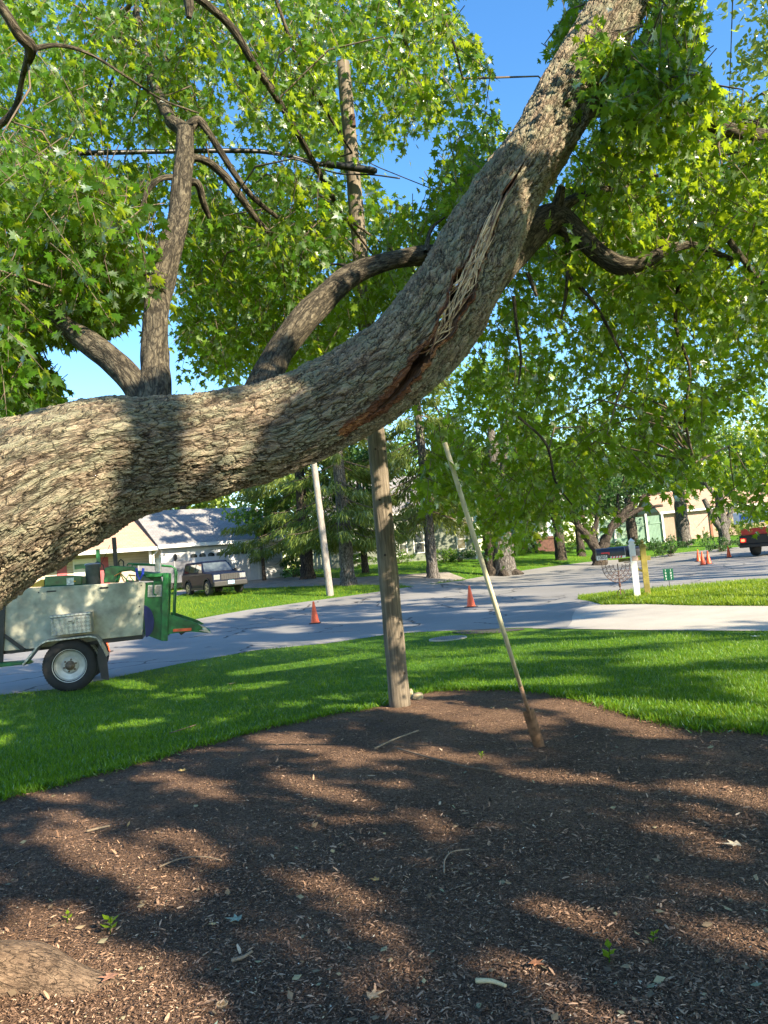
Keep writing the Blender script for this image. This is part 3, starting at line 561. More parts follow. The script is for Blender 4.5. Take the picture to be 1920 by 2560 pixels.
for poly, n, (y0, y1), sh in FOL:
    c = poly_sample(poly, int(n*1.3)); keep = np.ones(len(c), bool)
    for h in HOLES: keep &= ~(inpoly(c[:, 0], c[:, 1], h) & (RNG.random(len(c)) < .93))
    c = c[keep]; Y = y0+(y1-y0)*RNG.random(len(c))**.8
    d = ray(c[:, 0]*K, c[:, 1]*K); p = np.column_stack([d[:, 0]*Y, Y, EYE+d[:, 2]*Y]); sprP.append(p); sprT.append(np.full(len(p), float(sh)))
sprP = np.vstack(sprP); sprT = np.concatenate(sprT); sprP = sprP[:, :]; 
NSP = len(sprP); hd = RNG.uniform(0, 2*math.pi, NSP); droop = RNG.uniform(-1.7, -.2, NSP)
sd = np.column_stack([np.cos(hd), np.sin(hd), droop]); sd /= np.linalg.norm(sd, axis=1, keepdims=True); sl_ = RNG.uniform(.25, .6, NSP)
NL = 16; t = (np.arange(NL)+.5)/NL
lpz = sprP[:, None]+(sd*sl_[:, None])[:, None]*(t[None, :, None]-.5); lpz[..., 2] -= (t[None]**2)*.08
side = np.cross(sd, [0, 0, 1.0]); side /= np.linalg.norm(side, axis=1, keepdims=True)
sg = np.where(np.arange(NL) % 2, 1, -1)[None, :, None]
ld = sd[:, None]*.6+side[:, None]*sg*.9+RNG.normal(0, .35, (NSP, NL, 3)); ld[..., 2] -= .8
pos = (lpz+ld*.03+RNG.normal(0, .025, lpz.shape)).reshape(-1, 3); ld = ld.reshape(-1, 3)
nr = RNG.normal(0, .75, pos.shape)+np.array([0, 0, .8]); sz = RNG.uniform(.045, .10, len(pos))
cl = vn(pos[:, 0]*1.3+pos[:, 1], pos[:, 2]*1.3)
tint = np.clip(RNG.normal(.42, .27, len(pos))+np.repeat(sprT, NL)*.6+(cl-.5)*.5, 0, 1)
# nothing closer than the trunk in front of it, and keep the shafts of light open
u_, v_, dz_ = proj(pos); kp = np.ones(len(pos), bool)
front = dz_ < 5.0; near_tr = np.zeros(len(pos), bool)
TPa = catmull([(a, b, c_, d_) for a, b, c_, d_ in TP], 8)
dd = np.min(np.hypot(u_[front][:, None]-TPa[None, :, 0], v_[front][:, None]-TPa[None, :, 1])-TPa[None, :, 3], axis=1)
fi = np.where(front)[0]; kp[fi[(dd < 8) & ~((u_[front] > 1240) & (v_[front] < 240))]] = False
for h in (HOLES[1], HOLES[3], HOLES[4], [(1090, 0), (1230, 0), (1180, 20), (1080, 200)]): kp &= ~inpoly(u_, v_, h)
kp &= ~(lit_mask(pos, .75) & (RNG.random(len(pos)) < .92) & (v_ < 1200))
for h in ([(718, 118), (768, 118), (806, 560), (752, 560)], [(170, 312), (450, 308), (560, 312), (700, 338), (840, 352), (835, 388), (690, 380), (560, 342), (170, 346)]): kp &= ~(inpoly(u_, v_, h) & (dz_ < 9.2) & (RNG.random(len(pos)) < .96))
kp &= ~(inpoly(u_, v_, [(380, 900), (900, 900), (940, 960), (870, 1080), (860, 1400), (380, 1400)]))
LEAFT = star_leaf(); far = dz_ > 8
kp0 = kp
pos, ld, nr, sz, tint = pos[kp], ld[kp], nr[kp], sz[kp], tint[kp]
far = far[kp]
leaves_obj('foliage', LEAFT, pos[~far], ld[~far], nr[~far], sz[~far], tint[~far], MAPLE, maple, MOFF)
leaves_obj('foliage', small_star(), pos[far], ld[far], nr[far], sz[far], tint[far], MAPLE, maple, MOFF)
# twigs: along each spray, and thin carriers to the nearest limb
tw = MB()
for i in range(0, NSP):
    a = lpz[i, 0]; b = lpz[i, NL//2]; c = lpz[i, -1]
    if sprP[i, 1] < 8 and (kp0.reshape(NSP, NL)[i].mean() > .8): tw.tube([a, b, c], [.004, .0032, .0012], 3, False)
idx = RNG.choice(NSP, 330, replace=False)
for i in idx:
    p = lpz[i, 0]; j = int(np.argmin(np.linalg.norm(limb_pts-p, axis=1))); qn = limb_pts[j]; dist = np.linalg.norm(qn-p)
    if dist > 3.0 or dist < .2 or kp0.reshape(NSP, NL)[i].mean() < .75: continue
    uu, vv, _ = proj((p+qn)/2)
    if 780 < uu < 1110 and vv < 620: continue
    if any(inpoly(np.array([uu]), np.array([vv]), h)[0] for h in HOLES): continue
    mpt = (p+qn)/2+np.array([RNG.normal(0, .1), RNG.normal(0, .1), .16*dist]); tw.tube([qn, qn*.6+mpt*.4, mpt, mpt*.4+p*.6, p], [.004+.004*dist, .004+.003*dist, .008, .006, .004], 5, False)
tw.build('twigs', TWIG, maple, off=MOFF, smooth=True)
# ------------------------------------------------------------------ unseen trees added right of / behind the viewpoint, crowns shaped to cast the dapples
def shade_tree(name, label, base, targets, zr, n, size, clump=.4):
    # leaves stand between the sun and the targets
    tg = targets[RNG.integers(0, len(targets), n)]; z = RNG.uniform(*zr, n)
    tt = (z-tg[:, 2])/SUN[2]; p = tg+SUN*tt[:, None]+RNG.normal(0, .12, (n, 3))
    u, v, d = proj(p); infr = (d > .2) & (u > -150) & (u < 1810) & (v > -200) & (v < 2400)
    gq = p[:, :2]-p[:, 2:3]*SH; ea = np.array([-.74, .67]); eb = np.array([.67, .74])
    s_ = gq@ea; w_ = gq@eb; nn = vn(s_*.45+31, w_*1.15+17)*.6+vn(s_*1.3+3, w_*3.1+40)*.4
    far_ = np.clip((gq[:, 1]-9)/5, 0, 1); th = .93-.40*far_ if clump < .8 else .60
    k = ~infr & ~lit_mask(p) & (nn < th)
    p = p[k]; n2 = len(p)
    t = thing(name, label, 'tree', base); off = neg(base)
    leaves_obj('crown', small_star(), p, RNG.normal(size=(n2, 3)), rnorm(n2, .4)+SUN*.5, np.full(n2, size)*RNG.uniform(.8, 1.2, n2), np.clip(RNG.normal(.4, .2, n2), 0, 1), MAPLE, t, off)
    c = p.mean(0); tubeobj([[(base[0], base[1], base[2]-.1, .34), (base[0]+.1, base[1], base[2]+1.5, .27), (base[0]*.7+c[0]*.3, base[1]*.7+c[1]*.3, 3.6, .22), (c[0], c[1], c[2], .12)]], 'trunk', BARK_FAR, t, off, n=20)
    return t
tgx = np.column_stack([RNG.uniform(-4.2, 3.2, 6000), RNG.uniform(.6, 9.5, 6000)]); tg1 = np.column_stack([tgx, tz(tgx[:, 0], tgx[:, 1])])
ti = RNG.integers(int(NS*.2), int(NS*.93), 4000); tg1b = cc[ti, :3]+RNG.normal(0, .2, (4000, 3))
shade_tree('maple_tree', 'unseen tree added behind the viewpoint with its crown shaped to shade the mulch bed', (9.5, -6.5, 0), np.vstack([tg1, tg1b]), (4.6, 7.5), 20000, .21)
tgx = np.column_stack([RNG.uniform(-1, 9, 6000), RNG.uniform(9, 24, 6000)]); tgx = tgx[~((tgx[:, 0] > 3.5) & (tgx[:, 1] > 13))]
tg2 = np.column_stack([tgx, tz(tgx[:, 0], tgx[:, 1])])
shade_tree('maple_tree', 'unseen tree added on the right with its crown shaped to shade the verge and road', (17, -2, 0), tg2, (7.5, 12.5), 2600, .42)
def poly_targets(poly, n, thr=0):
    p = np.array(poly, float); c = RNG.uniform(p.min(0), p.max(0), (n*6, 2)); c = c[inpoly(c[:, 0], c[:, 1], poly)][:n]; return Gv(c[:, 0]*K, c[:, 1]*K)
tg3 = np.vstack([poly_targets([(180, 1475), (330, 1370), (560, 1325), (720, 1308), (900, 1290), (1010, 1286), (1130, 1290), (1290, 1335), (1150, 1352), (870, 1362), (560, 1398)], 3000), poly_targets([(560, 1318), (720, 1298), (960, 1266), (1130, 1243), (1280, 1225), (1659, 1190), (1659, 1235), (1280, 1270), (1200, 1255), (900, 1280)], 900)])
shade_tree('maple_tree', 'unseen high crowned tree added far to the right to shade the street', (27, -10, 0), tg3, (13, 18), 9000, .5, .9)
# ------------------------------------------------------------------ UTILITY POLES AND CABLES
def m_pole(name, c0, c1, c2):
    m, nt, bs, _ = new_mat(name); f = noise(nt, coord(nt, scale=(1, 1, .05)), 40, 5, .7); b = noise(nt, coord(nt), 1.5, 3)
    s = mth(nt, 'ADD', mth(nt, 'MULTIPLY', f, .75), mth(nt, 'MULTIPLY', b, .25))
    nt.links.new(ramp(nt, [(.34, c0), (.5, c1), (.66, c2)], s), bs.inputs['Base Color']); bs.inputs['Roughness'].default_value = .85; bump(nt, bs, f, 1, .012); return m
POLE = m_pole('weathered_pole', (.045, .034, .023), (.125, .10, .072), (.23, .19, .14)); POLE2 = m_pole('bleached_pole', (.10, .085, .07), (.22, .195, .17), (.33, .30, .27))
BLACK = simple('black_rubber', (.012, .012, .013), .45, var=.2, sc=10); STEEL = simple('steel', (.35, .35, .34), .35, .9, .2, 12)
pb = G(1000, 1765); ptop = P(858, 158, pb[1]+.05)
def pole(name, label, b, t, r0, r1, m, group=None):
    o = thing(name, label, 'utility pole', b, group=group); n = 40; mb = MB(); pth = []; rr = []
    for k in range(n+1):
        f = k/n; pth.append(np.array([(t[0]-b[0])*f, (t[1]-b[1])*f, -.1+(t[2]-b[2]+.1)*f])); rr.append(r0+(r1-r0)*f+.003*math.sin(k*1.7))
    mb.tube(pth, rr, 28); mb.build('shaft', m, o, smooth=False); return o
up = pole('utility_pole', 'tall weathered wooden pole rising from the mulch edge behind the leaning trunk', pb, ptop, .122, .078, POLE)
for pl_ in up.children[0].data.polygons: pl_.use_smooth = len(pl_.vertices) == 4
def on_pole(f, dx=0, dy=0): return (float((ptop[0]-pb[0])*f+dx), float((ptop[1]-pb[1])*f+dy), float((ptop[2]-pb[2])*f))
fr = (P(873, 415, pb[1])[2]-pb[2])/(ptop[2]-pb[2])
mb = MB(); mb.lathe([(.098, -.03), (.104, -.028), (.104, .028), (.098, .03)], on_pole(fr), n=20); mb.build('bracket_band', BLACK, up)
RS = simple('rusty_steel', (.09, .05, .035), .8, .3); mb = MB(); mb.box(on_pole(fr+.055, -.12, 0), (.05, .09, .05)); mb.build('bracket', RS, up); mb = MB(); mb.box(on_pole(fr+.07, .06, -.07), (.05, .05, .14)); mb.build('bracket', RS, up)
kn = MB()
for k in range(14):
    f = rs.uniform(.03, .95); th = rs.uniform(-2.6, -.6); r = .122+(.078-.122)*f; kn.lathe([(.001, -.004), (.016, -.002), (.014, .002), (.002, .003)], on_pole(f, (r)*math.cos(th), (r)*math.sin(th)), 'y', 8)
kn.build('knots', simple('knot_wood', (.035, .025, .018), .9), up)
# stones at the foot
STONE = simple('pale_stone', (.27, .22, .14), .9, var=.25, sc=9, bmp=.6)
def rock(name, label, loc, sc, m, seed, group=None, cat='stone'):
    bm = bmesh.new(); bmesh.ops.create_icosphere(bm, subdivisions=3, radius=1); r = random.Random(seed); ph = [r.uniform(0, 6) for _ in range(6)]
    for v in bm.verts:
        c = v.co; k = 1+.16*math.sin(c.x*3+ph[0])+.12*math.sin(c.y*4+ph[1])+.1*math.sin(c.z*5+ph[2])+.06*math.sin(c.x*9+c.y*7+ph[3]); v.co = Vector((c.x*k*sc[0], c.y*k*sc[1], c.z*k*sc[2]))
    me = bpy.data.meshes.new(name); bm.to_mesh(me); bm.free(); o = bpy.data.objects.new(name, me); C.objects.link(o); me.materials.append(m); o.location = [float(a) for a in loc]
    for p in me.polygons: p.use_smooth = True
    return tag(o, label, cat, group)
g = G(1043, 1748); rock('stone', 'flat pale stone lying right of the wooden pole foot', (g[0], g[1], g[2]+.03), (.09, .06, .04), STONE, 1)
g = G(1026, 1745); rock('stone', 'small upright pale stone touching the wooden pole foot', (g[0], g[1]+.03, g[2]+.04), (.035, .04, .07), STONE, 2)
# cable bundle with splice closure
def cable(name, label, pts, r, m=BLACK, n=6):
    loc = pts[0]; mb = MB(); c = catmull([(*p, r) for p in pts], 10); mb.tube([q[:3]-np.array(loc) for q in c], r, n); o = mb.build(name, m, smooth=True); o.location = [float(a) for a in loc]; return tag(o, label, 'cable')
yb = pb[1]
cable('cable', 'thick black cable bundle running left from the wooden pole through the leaves', [P(935, 425, yb-.2), P(870, 412, yb-.2), P(810, 412, yb-.2), P(760, 400, yb-.25), P(700, 385, yb-.35), P(620, 377, yb-.5), P(450, 378, yb-.9), P(200, 383, yb-1.5), P(-200, 392, yb-2.4)], .025)
cable('cable', 'thin second line hanging just under the thick cable bundle near the pole', [P(1000, 446, yb-.15), P(930, 437, yb-.16), P(850, 434, yb-.2), P(790, 418, yb-.22), P(740, 398, yb-.3), P(660, 383, yb-.42), P(560, 381, yb-.62)], .009)
cable('cable', 'thin wire leaving the pole to the right toward the trunk', [P(893, 380, yb-.05), P(930, 410, yb), P(1000, 440, yb+.3), P(1100, 480, yb+.8), P(1250, 540, yb+1.5)], .006)
sp0, sp1 = P(805, 408, yb-.2), P(943, 428, yb-.2)
o = thing('splice_closure', 'black cylindrical cable splice case strapped to the wooden pole', 'cable closure', sp0); d = sp1-sp0
mb = MB(); mb.tube([d*0, d*.04, d*.08, d*.5, d*.92, d*.96, d], [.02, .035, .04, .041, .04, .036, .02], 14); mb.build('case', BLACK, o, smooth=True)
mb = MB(); mb.tube([d*.12, d*.15], .046, 14); DST = simple('dark_steel', (.06, .06, .06), .4, .8); mb.build('clamp', DST, o); mb = MB(); mb.tube([d*.84, d*.87], .046, 14); mb.build('clamp', DST, o)
for k, (va, vb_) in enumerate(((855, 872), (872, 880))):
    cable('power_line', ['upper thin power line crossing the sky gap at left', 'lower thin power line crossing the sky gap at left'][k], [PD(-200, va-12, 26), PD(60, va, 28), PD(330, vb_-2, 30), PD(700, vb_+10, 34)], .012, simple('aluminium_wire', (.25, .27, .3), .5, .3))
fb = G(826, 1489); ft = P(760, 960, fb[1]+1)
pole('utility_pole', 'bleached grey utility pole across the road beside the far lawn', fb, ft, .17, .13, POLE2)
# ------------------------------------------------------------------ SPADE
bt = G(1349, 1868); top = P(1112, 1108, 5.2); sp_ = thing('drain_spade', 'long handled spade with rusty narrow blade stuck in the mulch leaning to the trunk', 'spade', bt)
ax = top-bt; Ls = np.linalg.norm(ax); ax /= Ls; bl = .40; RUST = simple('rusty_blade', (.24, .135, .075), .6, .35, .35, 18)
sd_ = np.cross(ax, [0, 1.0, 0]); sd_ /= np.linalg.norm(sd_); fw = np.cross(sd_, ax)
if fw[1] > 0: fw = -fw
NW = 9; V = []; Fq = []; NLn = 12
for side2 in (0, 1):
    for i in range(NLn+1):
        s_ = -.06+(bl+.06)*i/NLn; wd = .046*(.8 if i == 0 else (.93 if i == 1 else 1))
        for j in range(NW):
            a_ = (j/(NW-1)-.5)*2; V.append(ax*s_+sd_*a_*wd+fw*(-.022*(1-a_*a_)+.004*side2)*(-1))
for i in range(NLn):
    for j in range(NW-1):
        a_ = i*NW+j; Fq.append((a_, a_+1, a_+NW+1, a_+NW)); b_ = a_+(NLn+1)*NW; Fq.append((b_, b_+NW, b_+NW+1, b_+1))
MB().add(V, Fq).build('blade', RUST, sp_, smooth=True)
mb = MB(); mb.tube([ax*(bl*.6), ax*bl*.9+fw*.02, ax*(bl+.05)+fw*.01, ax*(bl+.25)], [.008, .012, .015, .019], 12); mb.tube([ax*bl-sd_*.044, ax*bl-sd_*.03, ax*bl-sd_*.012], .006, 6); mb.tube([ax*bl+sd_*.044, ax*bl+sd_*.03, ax*bl+sd_*.012], .006, 6); mb.build('socket', RUST, sp_, smooth=True)
mb = MB(); mb.tube([ax*(bl+.2), ax*(bl+.9)+fw*.006, ax*(Ls*.7), ax*Ls], [.0165, .0185, .0185, .017], 12); mb.build('handle', simple('ash_handle', (.52, .46, .30), .5, var=.12, sc=5), sp_, smooth=True)
# ------------------------------------------------------------------ CONES
ORANGE = simple('cone_orange', (.78, .10, .02), .45, var=.12, sc=4, bmp=.05)
def make_cone(loc, label, rz=0, tilt=0):
    t = thing('traffic_cone', label, 'traffic cone', loc, rz, 'orange traffic cones on the road')
    mb = MB(); mb.lathe([(.145, .03), (.135, .05), (.03, .68), (.026, .70), (.018, .70), (.016, .60)], n=20); mb.build('cone_body', ORANGE, t, smooth=True)
    mb = MB(); mb.box((0, 0, .018), (.36, .36, .03)); mb.build('cone_base', simple('cone_black_base', (.03, .025, .022), .7), t, bevel=.02); return t
cone0 = make_cone(G(788, 1559), 'orange cone on the asphalt between the chipper trailer and the wooden pole')
def copy_tree(o, parent=None):
    c = o.copy(); C.objects.link(c)
    if parent: c.parent = parent
    for ch in list(o.children): copy_tree(ch, c)
    return c
for u, v, lb, rz in ((1178, 1518, 'orange cone on the asphalt just right of the wooden pole near the spade handle', .3), (1747, 1404, 'far orange cone, leftmost and rearmost of the cluster of three', .2), (1758, 1413, 'frontmost orange cone of the cluster of three down the road', .5), (1772, 1410, 'right hand orange cone of the cluster of three down the road', .1), (1823, 1394, 'lone farthest orange cone behind the parked truck', .4)):
    c = copy_tree(cone0); c.location = [float(a) for a in G(u, v)]; c.rotation_euler = (0, 0, rz); c['label'] = lb
# ------------------------------------------------------------------ TEXT
def text(s, size, m, parent, loc, rot, name='lettering', thick=.002):
    cu = bpy.data.curves.new(name, 'FONT'); cu.body = s; cu.size = size; cu.extrude = thick; cu.align_x = 'CENTER'; cu.align_y = 'CENTER'; cu.offset = size*.012
    o = bpy.data.objects.new(name, cu); C.objects.link(o); dg = bpy.context.evaluated_depsgraph_get(); me = bpy.data.meshes.new_from_object(o.evaluated_get(dg)); bpy.data.objects.remove(o)
    o = bpy.data.objects.new(name, me); C.objects.link(o); me.materials.clear(); me.materials.append(m); o.parent = parent; o.location = loc; o.rotation_euler = rot; return o
WHITE = simple('white_paint', (.62, .61, .58), .5, var=.06, sc=5, bmp=.08); TXTW = simple('white_lettering', (.85, .88, .84), .5, var=.03); TXTB = simple('black_lettering', (.02, .02, .02), .5)
# ------------------------------------------------------------------ MAILBOXES
def face_cam(loc): return math.atan2(loc[0], -(-loc[1]))*-1
def post(name, label, b, h, w, m, fin):
    t = thing(name, label, 'mailbox post', b, -.25); mb = MB(); mb.box((0, 0, h*.44-.05), (w, w, h*.88+.1)); mb.build('post_shaft', m, t, bevel=.006)
    mb = MB(); z = h*.88
    mb.box((0, 0, z+.012), (w*1.22, w*1.22, .028))
    if fin == 'pyramid': mb.box((0, 0, z+.055), (w*.85, w*.85, .06)); mb.box((0, 0, z+.10), (w*1.05, w*1.05, .03)); mb.add([(-w*.5, -w*.5, z+.115), (w*.5, -w*.5, z+.115), (w*.5, w*.5, z+.115), (-w*.5, w*.5, z+.115), (0, 0, z+.20)], [(0, 1, 4), (1, 2, 4), (2, 3, 4), (3, 0, 4), (3, 2, 1, 0)])
    else: mb.box((0, 0, z+.045), (w*.75, w*.75, .045)); mb.lathe([(w*.25, z+.07), (w*.2, z+.08), (w*.33, z+.10), (w*.38, z+.125), (w*.2, z+.16), (.002, z+.19)], n=14)
    mb.build('finial', m, t, bevel=.003); return t
YEL = simple('mossy_yellow_wood', (.19, .155, .03), .8, var=.25, sc=5, bmp=.4)
wb_ = G(1594, 1494); wp = post('mailbox_post', 'white square mailbox post with pointed cap standing in the grass island', wb_, 1.57, .155, WHITE, 'pyramid')
yb_ = G(1620, 1490); yp = post('mailbox_post', 'mossy yellow green wooden mailbox post with turned finial beside the white post', yb_, 1.50, .145, YEL, 'ball')
mb = MB(); mb.box((-.25, -.01, 1.0), (.8, .08, .09)); mb.box((.11, 0, 1.0), (.12, .12, .12)); mb.build('arm', YEL, yp, bevel=.004)
mb = MB(); mb.tube([(-.05, 0, .66), (-.17, 0, .72), (-.25, 0, .84), (-.28, 0, .96)], .032, 6); mb.build('brace', YEL, yp)
mb = MB(); mb.box((.04, 0, 1.04), (.15, .17, .13)); mb.box((-.1, 0, .96), (.3, .05, .05)); mb.build('bracket', simple('pinkish_wood', (.55, .38, .30), .7), wp, bevel=.004)
DKBOX = simple('mailbox_black', (.03, .03, .036), .35, .3, .2, 8); DOORM = simple('mailbox_door_grey', (.28, .26, .25), .4, .5, .1, 8)
def mailbox(label, loc, rz, Lb=.55, r=.115, hh=.12, flag=False, num=None):
    t = thing('mailbox', label, 'mailbox', loc, rz, 'curbside mailboxes on the two posts')
    prof = [(-r, 0), (r, 0), (r, hh)]+[(r*math.cos(a), hh+r*math.sin(a)) for a in np.linspace(0, math.pi, 13)[1:-1]]+[(-r, hh)]
    # length along local x: door at +x
    def shell(x0, x1, k):
        n = len(prof); mb = MB(); vs = [(x0, y*k, .01+z*k) for y, z in prof]+[(x1, y*k, .01+z*k) for y, z in prof]
        return mb.add(vs, [tuple(range(n))[::-1], tuple(range(n, 2*n))]+[(i, (i+1) % n, (i+1) % n+n, i+n) for i in range(n)])
    shell(-Lb/2, Lb/2, 1).build('box_body', DKBOX, t); shell(Lb/2, Lb/2+.012, 1.04).build('box_door', DOORM, t)
    if flag:
        RED = simple('flag_red', (.55, .03, .04), .5); mb = MB(); mb.box((-.14, -r-.008, .155), (.22, .006, .035)); mb.box((-.05, -r-.008, .125), (.035, .006, .05)); mb.build('flag', RED, t)
        mb = MB(); mb.box((-Lb/2+.12, -r-.013, .04), (.27, .008, .115)); pl2 = mb.build('number_plate', WHITE, t)
        text(num, .125, TXTB, pl2, (-Lb/2+.12, -r-.019, .043), (math.pi/2, 0, 0), thick=.001)
        mb = MB(); mb.bx(-.02, Lb/2, -r-.009, -r-.004, -.005, .05); st = mb.build('reflective_strip', WHITE, t); mb = MB()
        for k in range(4): x = .0+k*.075; mb.prism([(x, -.004), (x+.035, -.004), (x+.06, .05), (x+.025, .05)], -r-.014, -r-.010)
        mb.build('red_stripe', RED, st)
    return t
cdir = np.array([wb_[0], wb_[1]]); zz = T(*cdir)
p1 = P(1526, 1396, wb_[1]-.1); mailbox('front black mailbox with white number plate 1005 and red flag', p1, -.12, .72, .15, .12, True, '1005')
p2 = P(1552, 1391, wb_[1]+.45); mailbox('second dark mailbox just behind the numbered one', p2, -.12, .66, .14, .12)
p3 = P(1588, 1391, wb_[1]+.6); mailbox('third black mailbox with pale door between the white and yellow posts', p3, .0, .45, .14, .12)
# wrought iron plant stand below mailbox
IR = simple('rusty_iron', (.10, .055, .045), .7, .4, .3, 20); ib = G(1553, 1494); t = thing('iron_trellis', 'rusty wrought iron scroll stand shaped like an open fan under the mailboxes', 'garden ornament', ib, -.3)
mb = MB(); mb.tube([(0, 0, -.05), (0, 0, .5), (.0, 0, .94)], .013, 8)
for k in range(3): a = k*2.1+.4; mb.tube([(0, 0, .25), (.10*math.cos(a), .10*math.sin(a), .16), (.13*math.cos(a), .13*math.sin(a), .05), (.09*math.cos(a), .09*math.sin(a), .0), (.06*math.cos(a), .06*math.sin(a), .05)], .009, 6)
mb.lathe([(.012, .28), (.035, .32), (.035, .38), (.012, .42)]); mb.build('stem', IR, t)
mb = MB()
for w_, z0 in ((.42, .42), (.32, .52), (.22, .62), (.12, .72)):
    for s_ in (-1, 1): mb.tube([(s_*w_*math.sin(a), 0, z0+(.92-z0)*(1-math.cos(a))) for a in np.linspace(0, math.pi/2, 10)], .010, 5)
mb.build('rib', IR, t)
for w_, z0, n in ((.37, .47, 11), (.27, .57, 8), (.17, .67, 5)):
    for k in range(n):
        a = -math.pi/2+math.pi*(k+.5)/n; mb = MB(); cx = w_*math.sin(a); cz_ = z0+(.92-z0)*(1-math.cos(a)); mb.tube([(cx+.032*math.cos(b)*(1-b/14), 0, cz_+.032*math.sin(b)*(1-b/14)) for b in np.linspace(0, 6.6, 14)], .0065, 4); mb.build('scroll', IR, t)
# address sign
sb = G(1675, 1472); t = thing('address_sign', 'small green two panel house number sign on a thin dark stake', 'sign', sb, -.35)
hs = sb[1]/F; GRN = simple('sign_green', (.008, .10, .05), .4, var=.08)
mb = MB(); mb.tube([(0, 0, -.1), (0, 0, .62)], .009, 6); mb.build('stake', BLACK, t)
for s_, tx in ((-1, '1003'), (1, '1007')):
    mb = MB(); mb.box((s_*.078, -.015, .46), (.145, .006, .37)); pn = mb.build('sign_panel', GRN, t, bevel=.002)
    for k, ch in enumerate(tx): text(ch, .085, TXTW, pn, (s_*.078, -.022, .46+.133-k*.089), (math.pi/2, 0, 0), thick=.001)
g = G(1683, 1481); rock('boulder', 'weathered pale rock lying in the grass below the green number sign', (g[0], g[1], g[2]+.02), (.2, .12, .07), STONE, 5)
# manhole
g = G(1120, 1598); MHX = g; t = thing('manhole_cover', 'round ribbed iron drain cover set in the grass near the road edge', 'drain cover', g); mb = MB(); mb.lathe([(.40, -.03), (.40, .025), (.36, .028), (.35, .02), (.001, .02)], n=40); mb.build('frame_ring', CONC, t)
mb = MB(); mb.lathe([(.345, .0), (.345, .032), (.001, .032)], n=40)
for k in range(-6, 7): w_ = math.sqrt(max(0, .33**2-(k*.05)**2)); mb.box((k*.05, 0, .036), (.022, 2*w_, .012))
mb.build('grate', simple('worn_iron', (.20, .19, .18), .55, .5, .2), t)
# ------------------------------------------------------------------ CHIPPER TRAILER
wg = G(176, 1724); S_ = wg[1]/F/3.19*1.01; tr = thing('wood_chipper', 'green towed wood chipper with pale side panel and silver toolbox parked at the road edge', 'trailer', wg, math.radians(14))
def Lc(x, y):
    dx = (x-560)*S_; dy = (y-1225)*S_; return (dx*1.03-.093*dy, -(dy+.093*dx))
GR = simple('chipper_green', (.010, .12, .028), .4, var=.45, sc=5, coat=.2); PANEL = simple('stained_panel', (.34, .335, .26), .55, var=.3, sc=3.5, bmp=.1)
RUB = simple('tyre_rubber', (.018, .018, .019), .8, var=.3, sc=6); RIM = simple('painted_rim', (.45, .45, .43), .4, .3, .15, 6)
def m_tread():
    m, nt, bs, _ = new_mat('tread_plate'); v = coord(nt, scale=(1, 1, 1)); mp = nt.nodes.new('ShaderNodeMapping'); nt.links.new(v, mp.inputs[0]); mp.inputs['Rotation'].default_value = (0, .785, 0); mp.inputs['Scale'].default_value = (20, 20, 20)
    ck = nt.nodes.new('ShaderNodeTexChecker'); ck.inputs['Scale'].default_value = 1.0; nt.links.new(mp.outputs[0], ck.inputs['Vector']); n = noise(nt, v, 5, 4)
    nt.links.new(mix(nt, mth(nt, 'MULTIPLY', ck.outputs['Fac'], .5), ramp(nt, [(.3, (.34, .34, .31)), (.7, (.60, .59, .54))], n), (.12, .12, .11)), bs.inputs['Base Color']); bs.inputs['Metallic'].default_value = .75; bs.inputs['Roughness'].default_value = .38
    bump(nt, bs, ck.outputs['Fac'], .8, .01); return m
TREAD = m_tread(); FB = 0.0
def pp(pts): return [Lc(*p) for p in pts]
mb = MB(); mb.prism(pp([(88, 915), (88, 540), (205, 437), (1072, 391), (1086, 405), (1070, 815), (800, 838), (640, 868), (230, 905)]), -.02, .02); sp2 = mb.build('side_panel', PANEL, tr, bevel=.008)
mb = MB()
for a, b in (((368, 458), (442, 470)), ((748, 432), (815, 448))): mb.prism(pp([(a[0]+8, a[1]), (b[0]-8, a[1]-3), (b[0], (a[1]+b[1])/2-3), (b[0]-8, b[1]-4), (a[0]+8, b[1]), (a[0], (a[1]+b[1])/2)]), -.028, -.021)
for a in ((1045, 590), (1043, 648), (1055, 422), (315, 470)): x, z = Lc(*a); mb.lathe([(.001, .021), (.013, .021), (.013, .028), (.001, .029)], (x, 0, z), 'y', 10)
mb.build('slot', BLACK, sp2)
mb = MB(); x0, z0 = Lc(442, 800); x1, z1 = Lc(706, 640); mb.bx(x0, x1, -.40, -.022, z0, z1); tb = mb.build('toolbox', TREAD, tr, bevel=.01)
mb = MB(); mb.bx(x0-.01, x1+.01, -.41, -.022, z1+.002, z1+.045); mb.build('lid', TREAD, tb, bevel=.01)
mb = MB(); mb.box(((x0+x1)/2, -.406, z1-.06), (.13, .012, .10)); mb.build('latch', STEEL, tb, bevel=.01); mb = MB(); mb.tube([((x0+x1)/2-.04, -.414, z1-.08), ((x0+x1)/2+.04, -.414, z1-.08)], .008, 6); mb.build('latch_handle', BLACK, tb)
fa = pp([(250, 1000), (300, 930), (352, 858), (400, 828), (700, 797), (750, 808), (778, 840), (828, 950)]); fi_ = [(x*.985+.01, z-.035) for x, z in fa]
mb = MB(); mb.prism(fa+fi_[::-1], -.42, -.03); mb.build('fender', TREAD, tr, bevel=.006)
fl = pp([(775, 850), (828, 950), (852, 1145), (795, 1130), (760, 960)]); mb = MB(); mb.prism(fl, -.36, -.34); mb.build('mud_flap', BLACK, tr)
wc = Lc(570, 1040); wc = (wc[0], .455)
